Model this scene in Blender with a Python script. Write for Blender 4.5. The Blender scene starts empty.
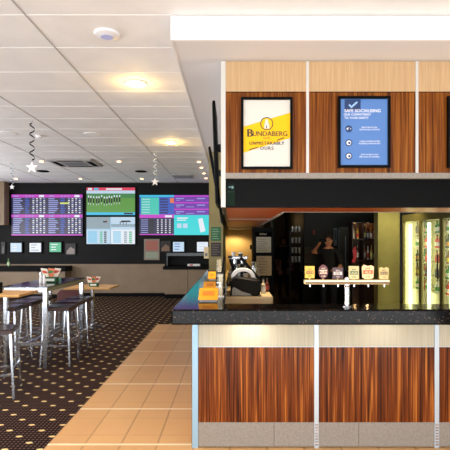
import bpy, math, random
from mathutils import Vector, Matrix
random.seed(7)
C = bpy.context.scene
F = 463.0; VX, VY, H = 232.5, 242.0, 1.6
# ---------------- camera ----------------
cd = bpy.data.cameras.new('camera'); cam = bpy.data.objects.new('camera', cd); C.collection.objects.link(cam)
cd.sensor_width = 36; cd.lens = 36*F/450; cd.shift_x = -7.5/450; cd.shift_y = 17/450
cam.location = (0, 0, H); cam.rotation_euler = (math.pi/2, 0, 0); C.camera = cam
cd.clip_start = .05; cd.clip_end = 100
# ---------------- world, lights, exposure ----------------
w = bpy.data.worlds.new('world'); C.world = w; w.use_nodes = True
w.node_tree.nodes['Background'].inputs[0].default_value = (.93, .96, 1, 1)
w.node_tree.nodes['Background'].inputs[1].default_value = .6
C.view_settings.view_transform = 'Standard'; C.view_settings.look = 'None'
C.view_settings.gamma = 1; C.view_settings.exposure = 0.0; C.view_settings.use_curve_mapping = False
def area(name, loc, rot, sx, sy, power, col):
    l = bpy.data.lights.new(name, 'AREA'); l.shape = 'RECTANGLE'; l.size = sx; l.size_y = sy
    l.energy = power; l.color = col
    o = bpy.data.objects.new(name, l); C.collection.objects.link(o); o.location = loc; o.rotation_euler = rot
    return o
def point(name, loc, power, col, r=.05):
    l = bpy.data.lights.new(name, 'POINT'); l.energy = power; l.color = col; l.shadow_soft_size = r
    o = bpy.data.objects.new(name, l); C.collection.objects.link(o); o.location = loc; return o
def spot(name, loc, power, col, ang=110, blend=.7, r=.05, rot=(0, 0, 0)):
    l = bpy.data.lights.new(name, 'SPOT'); l.energy = power; l.color = col; l.shadow_soft_size = r
    l.spot_size = math.radians(ang); l.spot_blend = blend
    o = bpy.data.objects.new(name, l); C.collection.objects.link(o); o.location = loc; o.rotation_euler = rot; return o
# daylight from the glazed shopfront behind the photographer; added fills are marked
area('daylight_front', (0, -4.2, 1.7), (math.radians(90), 0, 0), 9, 3.0, 150, (.97, .98, 1))
area('ceiling_fill', (-1.5, -2.6, .2), (math.radians(148), 0, 0), 11, 2.6, 860, (.90, .96, 1))  # added upward fill to brighten the ceiling, no real source
for lx, ly, lp in ((-.9, 1.4, 60), (-.9, 3.2, 70), (.9, 1.6, 26), (-2.6, 1.6, 60), (-2.6, 3.6, 70), (-4.3, 2.5, 60), (-4.3, 4.8, 60), (-2.6, 6.0, 40), (-5.2, 7.5, 60), (-3.4, 8.6, 50)):
    spot('room_downlight', (lx, ly, 3.28), lp*1.45, (1, .82, .62), 100, .8, .08)
area('left_fill', (-7.2, 1.0, 1.7), (math.radians(90), 0, math.radians(-90)), 4, 2.4, 110, (1, .96, .9))  # unseen fill from the left, added for more ambient light
area('far_left_fill', (-7.8, 7.5, 1.6), (math.radians(100), 0, math.radians(-90)), 9, 2.0, 330, (.97, .96, 1))  # added fill for the far ceiling and wainscot; the left wall is solid
# bar spots
spot('bar_spot_alcove', (.07, 11.25, 1.87), 30, (1, .80, .50), 150, .5)
spot('bar_spot_fridge', (2.85, 7.9, 2.5), 60, (1, .86, .45), 120, .8, rot=(math.radians(22), 0, 0))
spot('bar_spot_bench', (.3, 5.9, 1.86), 60, (1, .75, .45), 140, .8)
point('corridor_lamp', (1.3, 15.5, 2.3), 5, (1, .62, .25), .1)
spot('bar_spot_person', (1.6, 8.6, 2.5), 3, (1, .75, .5), 100, .8, rot=(math.radians(20), 0, 0))
area('soffit_fill_uplight', (1.8, 3.98, .92), (math.radians(180), 0, 0), 3.6, .08, 16, (1, .8, .55))  # unseen uplight added to brighten the timber soffit
area('soffit_fill_uplight', (.24, 5.0, .9), (math.radians(180), 0, 0), .3, .6, 5, (1, .8, .55))  # second added uplight, for the soffit's left arm
spot('bar_spot_taps', (.9, 2.9, 3.1), 14, (1, .85, .6), 80, .8)

# ---------------- materials ----------------
def lin(c):
    out = []
    for v in c[:3]:
        v = v/255
        out.append(v/12.92 if v <= .04045 else ((v+.055)/1.055)**2.4)
    return (*out, 1)
MATS = {}
def mat(name, rgb, rough=.5, metal=0, emit=0, spec=.5, alpha=1, trans=0, emit_rgb=None):
    if name in MATS: return MATS[name]
    m = bpy.data.materials.new(name); m.use_nodes = True
    b = m.node_tree.nodes['Principled BSDF']
    b.inputs['Base Color'].default_value = lin(rgb); b.inputs['Roughness'].default_value = rough
    b.inputs['Metallic'].default_value = metal; b.inputs['Specular IOR Level'].default_value = spec
    b.inputs['Alpha'].default_value = alpha; b.inputs['Transmission Weight'].default_value = trans
    if emit:
        b.inputs['Emission Color'].default_value = lin(emit_rgb or rgb); b.inputs['Emission Strength'].default_value = emit
    MATS[name] = m; return m
def nodes(m):
    nt = m.node_tree; return nt, nt.nodes, nt.links, nt.nodes['Principled BSDF']
def noisy(name, rgb, rgb2, scale=20, rough=.5, metal=0, stretch=(1, 1, 1), lo=.35, hi=.65, spec=.5, detail=3, bump=0):
    m = mat(name, rgb, rough, metal, spec=spec); nt, N, L, b = nodes(m)
    tc = N.new('ShaderNodeTexCoord'); mp = N.new('ShaderNodeMapping'); mp.inputs['Scale'].default_value = stretch
    no = N.new('ShaderNodeTexNoise'); no.inputs['Scale'].default_value = scale; no.inputs['Detail'].default_value = detail
    cr = N.new('ShaderNodeValToRGB'); cr.color_ramp.elements[0].position = lo; cr.color_ramp.elements[1].position = hi
    cr.color_ramp.elements[0].color = lin(rgb); cr.color_ramp.elements[1].color = lin(rgb2)
    geo = N.new('ShaderNodeNewGeometry')
    L.new(geo.outputs['Position'], mp.inputs[0]); L.new(mp.outputs[0], no.inputs[0]); L.new(no.outputs[0], cr.inputs[0]); L.new(cr.outputs[0], b.inputs['Base Color'])
    if bump:
        bp = N.new('ShaderNodeBump'); bp.inputs['Strength'].default_value = bump; bp.inputs['Distance'].default_value = .002
        L.new(no.outputs[0], bp.inputs['Height']); L.new(bp.outputs[0], b.inputs['Normal'])
    return m
def wood(name, cols, scale=1.0, vertical=True, rough=.35, seed=0.0):
    """veneer: grain streaks along z (vertical) or x, broad cathedral bands and fine pores"""
    m = mat(name, cols[0], rough, spec=.15); nt, N, L, b = nodes(m)
    geo = N.new('ShaderNodeNewGeometry')
    def noise(sx, sz, sc, det, dist=0):
        mp = N.new('ShaderNodeMapping'); mp.inputs['Location'].default_value = (seed, seed, seed)
        mp.inputs['Scale'].default_value = (sx, sx, sz) if vertical else (sz, sx, sx)
        L.new(geo.outputs['Position'], mp.inputs[0])
        n = N.new('ShaderNodeTexNoise'); n.inputs['Scale'].default_value = sc; n.inputs['Detail'].default_value = det
        n.inputs['Distortion'].default_value = dist; L.new(mp.outputs[0], n.inputs[0]); return n
    a = noise(16, .35, 2.2*scale, 5, .7); f = noise(75, 1.0, 2.2*scale, 3, .1)
    mx = N.new('ShaderNodeMath'); mx.operation = 'MULTIPLY_ADD'; mx.inputs[1].default_value = .45
    L.new(f.outputs[0], mx.inputs[0]); 
    ml = N.new('ShaderNodeMath'); ml.operation = 'MULTIPLY'; ml.inputs[1].default_value = .55
    L.new(a.outputs[0], ml.inputs[0]); L.new(ml.outputs[0], mx.inputs[2])
    cr = N.new('ShaderNodeValToRGB'); e = cr.color_ramp.elements
    n = len(cols); e[0].position = .38; e[0].color = lin(cols[0]); e[1].position = .62; e[1].color = lin(cols[-1])
    for i in range(1, n-1):
        q = e.new(.38+.24*i/(n-1)); q.color = lin(cols[i])
    L.new(mx.outputs[0], cr.inputs[0]); L.new(cr.outputs[0], b.inputs['Base Color'])
    return m
M = {}
M['white'] = mat('white_paint', (250, 250, 250), .6)
M['soffit'] = mat('soffit_paint', (220, 219, 220), .7)
M['ceil'] = noisy('ceiling_tile', (238, 237, 236), (232, 231, 230), 3, .8)
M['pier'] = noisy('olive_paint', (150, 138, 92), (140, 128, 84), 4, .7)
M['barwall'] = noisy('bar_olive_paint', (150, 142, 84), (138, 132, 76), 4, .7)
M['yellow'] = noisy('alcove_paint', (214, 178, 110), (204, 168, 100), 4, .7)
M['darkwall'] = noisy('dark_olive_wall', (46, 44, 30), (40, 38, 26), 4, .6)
M['black'] = mat('black_laminate', (6, 6, 6), .45, spec=.08)
M['blackmatte'] = mat('black_matte', (5, 5, 5), .9, spec=.03)
M['blackwall'] = noisy('black_wall_panel', (16, 16, 18), (11, 11, 12), 3, .5, spec=.15)
M['wains'] = noisy('taupe_laminate', (140, 120, 95), (132, 112, 88), 3, .5)
M['walnut'] = wood('walnut_veneer', [(66, 28, 6), (104, 52, 12), (124, 68, 18), (158, 98, 34)], 1.1, True, .35)
M['rosewood'] = wood('rosewood_veneer', [(46, 17, 5), (92, 41, 12), (118, 57, 18), (180, 108, 44)], .9, True, .3, 5.0)
M['beam'] = wood('cherry_beam', [(112, 46, 20), (146, 66, 28), (160, 78, 38)], .7, False, .35, 2.0)
M['cream'] = wood('cream_veneer', [(188, 154, 114), (195, 161, 121), (203, 170, 130)], 2.2, True, .45, 3.0)
M['creampanel'] = wood('pale_panel', [(182, 174, 152), (188, 180, 158), (196, 188, 166)], 2.2, True, .45, 3.0)
M['tableWood'] = wood('beech_top', [(186, 140, 84), (202, 158, 100), (214, 172, 116)], 1.2, False, .4, 1.0)
M['alu'] = mat('brushed_aluminium', (186, 196, 204), .4, .4)
M['bluelitalu'] = mat('bluelit_aluminium', (142, 176, 198), .4, .3)  # aluminium with the blue cast of screens and daylight put into its colour
M['trimw'] = mat('pale_metal_strip', (206, 204, 198), .45, .1)
M['chrome'] = mat('chrome_tube', (205, 208, 214), .18, 1)
M['steel'] = noisy('steel_kick_plate', (146, 138, 128), (134, 126, 117), 60, .45, .1)
M['darkmetal'] = mat('dark_metal', (30, 30, 32), .4, .6)
M['brass'] = mat('brass', (222, 196, 140), .4, .3)
M['plasticwhite'] = mat('white_plastic', (235, 236, 240), .4)
M['plasticgrey'] = mat('grey_plastic', (120, 122, 122), .45)
M['leather'] = noisy('brown_vinyl', (62, 34, 24), (50, 26, 18), 30, .4)
M['seatscreentint'] = noisy('dark_vinyl_seat', (48, 36, 44), (40, 30, 38), 30, .22, spec=.8)  # dark vinyl with the screens' purple reflection mixed into its colour
M['redleather'] = mat('maroon_vinyl', (78, 24, 22), .45)
M['orange'] = mat('orange_acrylic', (246, 170, 30), .4)
M['glass'] = mat('clear_plastic', (225, 222, 205), .05, alpha=.14)
M['straw'] = mat('straw_plastic', (214, 204, 172), .5)
M['benchwhite'] = mat('cream_bench', (226, 206, 160), .5)
M['paper'] = noisy('notice_paper', (214, 208, 190), (190, 184, 164), 60, .8)
M['paper2'] = noisy('notice_paper_warm', (222, 200, 166), (196, 172, 140), 60, .8)
M['skin'] = mat('skin', (190, 128, 96), .6)
M['hair'] = mat('dark_brown_hair', (52, 30, 20), .7)
M['cloth'] = mat('black_cloth', (14, 14, 18), .9)
M['cloth2'] = mat('navy_cloth', (18, 20, 34), .9)
M['shoe'] = mat('black_shoe', (10, 10, 10), .5)
M['corrfloor'] = noisy('bar_floor', (120, 92, 44), (104, 80, 38), 5, .5)
# granite
g = mat('black_granite', (16, 14, 14), .10, spec=.08); nt, N, L, b = nodes(g)
geo = N.new('ShaderNodeNewGeometry'); vo = N.new('ShaderNodeTexVoronoi'); vo.inputs['Scale'].default_value = 150
L.new(geo.outputs['Position'], vo.inputs[0]); cr = N.new('ShaderNodeValToRGB')
cr.color_ramp.interpolation = 'CONSTANT'
e = cr.color_ramp.elements; e[0].position = 0; e[0].color = lin((9, 7, 7)); e[1].position = .84; e[1].color = lin((34, 27, 24))
q = e.new(.97); q.color = lin((84, 66, 56))
sp = N.new('ShaderNodeSeparateColor'); L.new(vo.outputs['Color'], sp.inputs[0]); L.new(sp.outputs[0], cr.inputs[0]); L.new(cr.outputs[0], b.inputs['Base Color'])
M['granite'] = g
# math node helper for floor patterns
def mk(N, L, op, a, bb=None, c=None):
    n = N.new('ShaderNodeMath'); n.operation = op
    for i, v in enumerate((a, bb, c)):
        if v is None: continue
        if isinstance(v, (int, float)): n.inputs[i].default_value = v
        else: L.new(v, n.inputs[i])
    return n.outputs[0]
def mixc(N, L, f, a, bb):
    n = N.new('ShaderNodeMix'); n.data_type = 'RGBA'
    L.new(f, n.inputs[0])
    for s, v in ((6, a), (7, bb)):
        if isinstance(v, tuple): n.inputs[s].default_value = v
        else: L.new(v, n.inputs[s])
    return n.outputs[2]
# carpet: fine grid, offset lattice of cream lozenges
m = mat('patterned_carpet', (30, 18, 20), .95, spec=.1); nt, N, L, b = nodes(m)
geo = N.new('ShaderNodeNewGeometry'); sx = N.new('ShaderNodeSeparateXYZ'); L.new(geo.outputs['Position'], sx.inputs[0])
X, Y = sx.outputs[0], sx.outputs[1]
def lattice(ox, oy):
    u = mk(N, L, 'ABSOLUTE', mk(N, L, 'SUBTRACT', mk(N, L, 'FRACT', mk(N, L, 'DIVIDE', mk(N, L, 'ADD', X, ox+50*.272+.136), .272)), .5))
    v = mk(N, L, 'ABSOLUTE', mk(N, L, 'SUBTRACT', mk(N, L, 'FRACT', mk(N, L, 'DIVIDE', mk(N, L, 'ADD', Y, oy+50*.24+.12), .24)), .5))
    u = mk(N, L, 'MULTIPLY', u, .272); v = mk(N, L, 'MULTIPLY', v, .24)
    s = mk(N, L, 'ADD', mk(N, L, 'POWER', mk(N, L, 'DIVIDE', u, .029), 1.6), mk(N, L, 'POWER', mk(N, L, 'DIVIDE', v, .018), 1.6))
    return mk(N, L, 'LESS_THAN', s, 1.0)
dots = mk(N, L, 'MAXIMUM', lattice(1.62, -3.93+.24*20), lattice(1.62+.136, -3.93+.24*20+.12))
gx = mk(N, L, 'LESS_THAN', mk(N, L, 'FRACT', mk(N, L, 'DIVIDE', mk(N, L, 'ADD', X, 20), .034)), .46)
gy = mk(N, L, 'LESS_THAN', mk(N, L, 'FRACT', mk(N, L, 'DIVIDE', mk(N, L, 'ADD', Y, 20), .040)), .50)
grid = mk(N, L, 'MAXIMUM', gx, gy)
c1 = mixc(N, L, grid, lin((96, 70, 62)), lin((13, 7, 9)))
c2 = mixc(N, L, dots, c1, lin((222, 196, 140)))
L.new(c2, b.inputs['Base Color']); M['carpet'] = m
# floor tiles
m = mat('terracotta_tile', (205, 155, 100), .32); nt, N, L, b = nodes(m)
geo = N.new('ShaderNodeNewGeometry'); sx = N.new('ShaderNodeSeparateXYZ'); L.new(geo.outputs['Position'], sx.inputs[0])
X, Y = sx.outputs[0], sx.outputs[1]
fy = mk(N, L, 'FRACT', mk(N, L, 'DIVIDE', mk(N, L, 'SUBTRACT', Y, 3.66-.78*20), .78))
def near(val, at, wd): return mk(N, L, 'LESS_THAN', mk(N, L, 'ABSOLUTE', mk(N, L, 'SUBTRACT', val, at)), wd)
stripe = mk(N, L, 'MAXIMUM', near(fy, 0, .02), near(fy, 1, .02))
thin = mk(N, L, 'MAXIMUM', near(fy, .23, .003), near(fy, .70, .003))
gx = near(mk(N, L, 'FRACT', mk(N, L, 'DIVIDE', mk(N, L, 'ADD', X, 1.46+2.87), .2875)), .5-.4999, .012)
gx2 = near(mk(N, L, 'FRACT', mk(N, L, 'DIVIDE', mk(N, L, 'ADD', X, 1.46+2.875), .2875)), 1.0, .012)
grout = mk(N, L, 'MAXIMUM', gx, gx2)
no = N.new('ShaderNodeTexNoise'); no.inputs['Scale'].default_value = 3.0; L.new(geo.outputs['Position'], no.inputs[0])
cell = N.new('ShaderNodeTexWhiteNoise'); cell.noise_dimensions = '2D'
cmb = N.new('ShaderNodeCombineXYZ')
L.new(mk(N, L, 'FLOOR', mk(N, L, 'DIVIDE', mk(N, L, 'ADD', X, 4.335), .2875)), cmb.inputs[0])
L.new(mk(N, L, 'FLOOR', mk(N, L, 'DIVIDE', mk(N, L, 'SUBTRACT', Y, 3.66-.78*20), .78)), cmb.inputs[1]); L.new(cmb.outputs[0], cell.inputs['Vector'])
base = mixc(N, L, mk(N, L, 'MULTIPLY_ADD', cell.outputs[0], .5, mk(N, L, 'MULTIPLY', no.outputs[0], .5)), lin((196, 150, 100)), lin((214, 168, 114)))
c1 = mixc(N, L, thin, base, lin((165, 120, 76)))
c2 = mixc(N, L, grout, c1, lin((120, 84, 52)))
ck = mk(N, L, 'LESS_THAN', mk(N, L, 'FRACT', mk(N, L, 'MULTIPLY', mk(N, L, 'ADD', X, 20), 50)), .7)
sc_ = mixc(N, L, ck, lin((205, 165, 110)), lin((245, 232, 200)))
c3 = mixc(N, L, stripe, c2, sc_)
L.new(c3, b.inputs['Base Color']); M['tile'] = m

def emis(name, rgb, s=1.0):
    return mat('display_'+name, (0, 0, 0), .3, emit=s, emit_rgb=rgb)
# ---------------- geometry helpers ----------------
OFF = {}
_tx = {}
def text_geo(s, bold=0, spacing=1.0):
    k = (s, bold, spacing)
    if k in _tx: return _tx[k]
    cu = bpy.data.curves.new('t', 'FONT'); cu.body = s; cu.size = 1; cu.align_x = 'CENTER'; cu.space_character = spacing
    cu.resolution_u = 3
    o = bpy.data.objects.new('t', cu); C.collection.objects.link(o)
    me = bpy.data.meshes.new_from_object(o)
    V = [tuple(v.co[:2]) for v in me.vertices]; Fs = [tuple(p.vertices) for p in me.polygons]
    bpy.data.objects.remove(o); bpy.data.curves.remove(cu); bpy.data.meshes.remove(me)
    _tx[k] = (V, Fs); return V, Fs
class B:
    def __init__(s): s.v = []; s.f = []; s.m = []; s.sm = []
    def add(s, V, Fc, m=0, smooth=False):
        n = len(s.v); s.v += [tuple(p) for p in V]
        for f in Fc: s.f.append(tuple(i+n for i in f)); s.m.append(m); s.sm.append(smooth)
        return s
    def box(s, x0, x1, y0, y1, z0, z1, m=0):
        V = [(x, y, z) for x in (x0, x1) for y in (y0, y1) for z in (z0, z1)]
        return s.add(V, [(0, 1, 3, 2), (4, 6, 7, 5), (0, 4, 5, 1), (2, 3, 7, 6), (0, 2, 6, 4), (1, 5, 7, 3)], m)
    def prism(s, pts, ax, a0, a1, m=0):
        """pts outline in the other two axes; ax 'x','y','z' extruded a0..a1"""
        n = len(pts)
        def P(p, a): return {'x': (a, p[0], p[1]), 'y': (p[0], a, p[1]), 'z': (p[0], p[1], a)}[ax]
        V = [P(p, a0) for p in pts]+[P(p, a1) for p in pts]
        Fc = [tuple(range(n)), tuple(range(2*n-1, n-1, -1))]+[(i, i+n, (i+1) % n+n, (i+1) % n) for i in range(n)]
        return s.add(V, Fc, m)
    def tube(s, p0, p1, r, r2=None, n=12, m=0, cap=True):
        p0 = Vector(p0); p1 = Vector(p1); r2 = r if r2 is None else r2
        d = (p1-p0).normalized(); a = d.orthogonal().normalized(); c = d.cross(a)
        V = []
        for p, rr in ((p0, r), (p1, r2)):
            for i in range(n):
                t = 2*math.pi*i/n; V.append(p+(a*math.cos(t)+c*math.sin(t))*rr)
        Fc = [(i, (i+1) % n, (i+1) % n+n, i+n) for i in range(n)]
        s.add(V, Fc, m, True)
        if cap: s.add(V, [tuple(range(n-1, -1, -1)), tuple(range(n, 2*n))], m)
        return s
    def path(s, pts, r, n=8, m=0):
        for a, b_ in zip(pts, pts[1:]): s.tube(a, b_, r, n=n, m=m)
        return s
    def bar(s, p0, p1, wx, wy, m=0):
        """square tube between two points (mostly vertical or horizontal)"""
        p0 = Vector(p0); p1 = Vector(p1); d = (p1-p0).normalized()
        up = Vector((0, 1, 0)) if abs(d.z) > .7 else Vector((0, 0, 1))
        a = d.cross(up).normalized()*wx/2; c = a.cross(d).normalized()*wy/2
        V = [p+i*a+j*c for p in (p0, p1) for i, j in ((-1, -1), (1, -1), (1, 1), (-1, 1))]
        return s.add(V, [(3, 2, 1, 0), (4, 5, 6, 7), (0, 1, 5, 4), (1, 2, 6, 5), (2, 3, 7, 6), (3, 0, 4, 7)], m)
    def lathe(s, c, prof, n=16, m=0):
        """prof list of (r, z[, matindex])"""
        rings = []
        for i, q in enumerate(prof):
            rings.append([(c[0]+q[0]*math.cos(2*math.pi*k/n), c[1]+q[0]*math.sin(2*math.pi*k/n), c[2]+q[1]) for k in range(n)])
        for i in range(len(prof)-1):
            mm = prof[i][2] if len(prof[i]) > 2 else m
            s.add(rings[i]+rings[i+1], [(k, (k+1) % n, (k+1) % n+n, k+n) for k in range(n)], mm, True)
        if prof[0][0] > 1e-4: s.add(rings[0], [tuple(range(n-1, -1, -1))], prof[0][2] if len(prof[0]) > 2 else m)
        if prof[-1][0] > 1e-4: s.add(rings[-1], [tuple(range(n))], prof[-2][2] if len(prof[-2]) > 2 else m)
        return s
    def ell(s, c, r, m=0, n=14, k=9):
        prof = []
        V = []; Fc = []
        for i in range(k+1):
            t = math.pi*i/k
            for j in range(n):
                p = 2*math.pi*j/n
                V.append((c[0]+r[0]*math.sin(t)*math.cos(p), c[1]+r[1]*math.sin(t)*math.sin(p), c[2]-r[2]*math.cos(t)))
        for i in range(k):
            for j in range(n): Fc.append((i*n+j, i*n+(j+1) % n, (i+1)*n+(j+1) % n, (i+1)*n+j))
        return s.add(V, Fc, m, True)
    def fq(s, x0, x1, z0, z1, y, m=0):        # flat upright quad facing the bar front (-y)
        return s.add([(x0, y, z0), (x1, y, z0), (x1, y, z1), (x0, y, z1)], [(0, 1, 2, 3)], m)
    def poly(s, pts, y, m=0):
        return s.add([(p[0], y, p[1]) for p in pts], [tuple(range(len(pts)))], m)
    def text(s, t, x, z, size, y, m=0, bold=0, spacing=1.0, wide=1.0):
        V, Fc = text_geo(t, 0, spacing)
        for k, q in enumerate((0,) if not bold else (0, -bold, bold)):
            s.add([(x+(p[0]*wide+q)*size, y-.00004*k, z+p[1]*size) for p in V], Fc, m)
        return s
    def build(s, name, mats, parent=None, bevel=0, loc=None, fixn=True):
        me = bpy.data.meshes.new(name)
        if parent is not None: off = OFF[parent]
        else:
            xs = [p[0] for p in s.v]; ys = [p[1] for p in s.v]; zs = [p[2] for p in s.v]
            off = Vector(loc) if loc else Vector(((min(xs)+max(xs))/2, (min(ys)+max(ys))/2, min(zs)))
        me.from_pydata([(p[0]-off[0], p[1]-off[1], p[2]-off[2]) for p in s.v], [], s.f)
        if not isinstance(mats, (list, tuple)): mats = [mats]
        for q in mats: me.materials.append(M[q] if isinstance(q, str) else q)
        me.polygons.foreach_set('material_index', s.m); me.polygons.foreach_set('use_smooth', s.sm); me.update()
        o = bpy.data.objects.new(name, me); C.collection.objects.link(o)
        if parent is not None: o.parent = parent
        else: o.location = off
        OFF[o] = Vector(off)
        if bevel:
            bv = o.modifiers.new('bevel', 'BEVEL'); bv.width = bevel; bv.segments = 2; bv.limit_method = 'ANGLE'
        return o
def struct(o): o['kind'] = 'structure'; return o
def tag(o, label, cat, group=None, kind=None):
    o['label'] = label; o['category'] = cat
    if group: o['group'] = group
    if kind: o['kind'] = kind
    return o
def thing(name, label, cat, loc, group=None):
    o = bpy.data.objects.new(name, None); C.collection.objects.link(o); o.location = loc; o.empty_display_size = .1
    OFF[o] = Vector(loc); return tag(o, label, cat, group)
def dup(root, loc, label=None, rotz=None):
    r = root.copy(); C.collection.objects.link(r); r.location = loc
    if rotz is not None: r.rotation_euler = (0, 0, rotz)
    if label: r['label'] = label
    for ch in list(root.children):
        c = ch.copy(); C.collection.objects.link(c); c.parent = r
        for gch in list(ch.children):
            d = gch.copy(); C.collection.objects.link(d); d.parent = c
    return r
def px(x, Y): return (x-VX)*Y/F
def pz(y, Y): return H-(y-VY)*Y/F

# ================= STRUCTURE =================
CZ = 3.35; BW = 13.7
struct(B().box(-1.46, 4.6, -3, 9.0, -.05, 0).build('floor', 'tile'))
struct(B().box(-8, -1.46, -3, BW, -.05, 0).box(-1.46, -.41, 9.0, BW, -.05, 0).build('floor_carpet', 'carpet'))
struct(B().box(-.41, 4.6, 9.0, 18, -.05, 0).build('floor_bar', 'corrfloor'))
# ceiling with a T-grid (1.2 x 0.6 tiles)
struct(B().box(-8, 4.6, -3, 18, CZ, CZ+.1).build('ceiling', 'ceil'))
bt = B()
for k in range(-5, 4):
    x = -.4665 + 0 + k*1.2
    if -8 < x < 4.6: bt.box(x-.011, x+.011, -3, BW, CZ-.006, CZ)
M['tbar'] = mat('ceiling_grid_grey', (176, 174, 172), .7)  # grey of the long grid bars, cassette panel and grille frame
M['tbar2'] = mat('ceiling_grid_bar', (246, 246, 245), .6)
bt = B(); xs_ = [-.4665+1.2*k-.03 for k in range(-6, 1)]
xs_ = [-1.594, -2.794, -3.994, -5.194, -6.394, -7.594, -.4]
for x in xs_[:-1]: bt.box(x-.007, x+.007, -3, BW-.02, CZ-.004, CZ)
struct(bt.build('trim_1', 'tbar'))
bt = B(); y0 = 810.25/227
k = -9
while y0+.6*k < BW-.1:
    y = y0+.6*k
    if True: bt.box(-8, (-.4665 if y > 3.4 else 4.6), y-.008, y+.008, CZ-.003, CZ-.0005)
    k += 1
struct(bt.build('trim_2', 'tbar2'))
# dropped soffit over the bar
struct(B().box(-.4665, 4.6, 3.57, 3.60, 3.161, CZ-.006).build('trim_3', 'white'))
struct(B().box(-.4665, 4.6, 3.60, BW, 3.161, CZ-.006).build('ceiling_soffit', 'soffit'))
struct(B().box(-.4665-.012, -.4665, 3.57, BW, 3.155, CZ-.006).build('trim_4', 'soffit'))
# back wall
struct(B().box(-8, -.41, BW, BW+.1, 0, CZ).build('wall_back', 'blackwall'))
struct(B().box(-8, px(165, BW), BW-.05, BW, .10, pz(264, BW)).build('wall_wainscot', 'wains'))
struct(B().box(-8, -.42, BW-.075, BW-.051, 0, .1).build('baseboard_back', 'black'))
struct(B().box(-8, px(5, BW-.3), BW-.35, BW-.051, pz(225, BW-.3), CZ-.007).build('wall_return', 'wains'))
struct(B().box(-8.1, -8, -3, BW, 0, CZ).build('wall_left', 'soffit'))
struct(B().box(4.6, 4.7, -3, 18, 0, CZ).build('wall_right', 'soffit'))
# partition pier at the end of the bar
struct(B().box(-.406, -.164, 8.0, BW, 0, 3.16).build('wall_pier', 'pier'))
struct(B().box(-.164, .789, 11.6, 11.7, 0, 2.3).build('wall_alcove', 'yellow'))
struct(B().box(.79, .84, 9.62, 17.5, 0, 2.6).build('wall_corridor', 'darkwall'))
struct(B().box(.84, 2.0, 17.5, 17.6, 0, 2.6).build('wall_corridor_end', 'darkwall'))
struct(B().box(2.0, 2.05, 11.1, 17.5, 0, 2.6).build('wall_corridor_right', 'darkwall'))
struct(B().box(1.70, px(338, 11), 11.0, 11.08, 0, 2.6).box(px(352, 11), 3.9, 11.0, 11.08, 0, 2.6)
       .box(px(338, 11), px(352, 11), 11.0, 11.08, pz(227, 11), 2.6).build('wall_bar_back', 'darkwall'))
struct(B().box(px(378, 8.7), px(400, 8.7)-.004, 8.7, 8.95, 0, 2.6).build('wall_bar_pier', 'barwall'))
struct(B().box(.505, 4.59, 4.72, 17.5, 2.6, 2.7).build('ceiling_bar', 'blackmatte'))
# glazed door in the bar back wall
d = struct(B().box(px(338, 11), px(340, 11), 11.0, 11.06, 0, pz(227, 11)).box(px(350.5, 11), px(352, 11), 11.0, 11.06, 0, pz(227, 11))
           .box(px(338, 11), px(352, 11), 11.0, 11.06, pz(229, 11), pz(227, 11)).box(px(338, 11), px(352, 11), 11.0, 11.06, pz(262, 11), pz(260, 11)).build('door_1', 'plasticgrey'))
dg = mat('frosted_pane', (120, 116, 98), .35, emit=0)
B().box(px(340, 11), px(350.5, 11), 11.02, 11.03, .1, pz(229, 11)).build('door_pane', dg, d)
B().tube((px(345, 11), 10.93, pz(236, 11)), (px(345, 11), 10.93, .6), .014).build('door_handle', 'alu', d)

# ================= BAR CANOPY (bulkhead) =================
YB = 3.99
t = thing('bar_canopy', 'timber panelled canopy hanging over the bar front', 'canopy', (2.2, YB, 1.9))
tr = [px(306.5+1, YB)+k*.942 for k in range(0, 4)]
edges = [-.06]+tr
ztop, zj, zb = 3.157, pz(92, YB), pz(173, YB)
for i in range(len(edges)-1):
    a, c = edges[i]+(.012 if i else 0), edges[i+1]-.012
    B().box(a, c, YB, YB+.03, zb, zj-.004).build('timber_panel', 'walnut', t)
    B().box(a, c, YB, YB+.03, zj+.004, ztop).build('cream_panel', 'cream', t)
for i, x in enumerate(tr[:3]):
    B().box(x-.0119, x+.0119, YB-.006, YB+.03, zb, ztop).build('metal_strip', 'trimw', t)
B().box(-.099, -.0601, YB-.008, YB+.04, 1.9, ztop).build('corner_post', 'trimw', t)
B().box(-.0599, 4.5, YB-.012, YB+.04, pz(178.5, YB), zb-.0005).build('bottom_rail', 'steel', t)
B().box(-.0599, 4.5, YB+.003, YB+.029, zj-.0038, zj+.0038).build('shadow_gap', 'black', t)
B().box(-.099, .5, YB+.042, 11.55, 2.165, 3.155).build('side_casing', 'soffit', t)
B().box(.501, 4.5, YB+.042, 4.7, 2.165, 3.155).build('top_casing', 'blackmatte', t)
B().box(-.0599, 4.5, YB+.045, YB+.075, 1.9, 2.163).build('shutter_box', 'black', t)
B().box(-.099, -.0601, YB+.042, 11.55, 1.905, 2.163).build('side_track', 'darkmetal', t)
# timber underside: left arm and front strip
sf = B()
for a, c in ((YB+.08, 6.0), (6.5, 9.3), (9.9, 11.3)):
    sf.box(-.058, .49, a, c, 1.9, 1.93)
sf.box(.49, 4.5, YB+.08, 4.62, 1.9, 1.93); sf.build('timber_soffit', 'beam', t)
for y in (6.01, 9.31, 11.31): B().box(-.058, .49, y, y+.07, 1.895, 1.925).build('soffit_batten', 'steel', t)
B().box(-.058, .49, 6.0, 11.5, 1.94, 1.96).build('soffit_backing', 'blackmatte', t)
B().box(.491, .51, 4.625, 11.5, 1.885, 1.93).build('shutter_rail', 'steel', t)
B().box(.512, 4.5, 4.625, 4.64, 1.896, 1.94).build('front_track', 'steel', t)
B().box(.512, .53, 4.66, 9.0, 1.93, 2.59).box(.53, 4.5, 4.645, 4.66, 1.94, 2.59).build('inner_casing', 'blackmatte', t)
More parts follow.
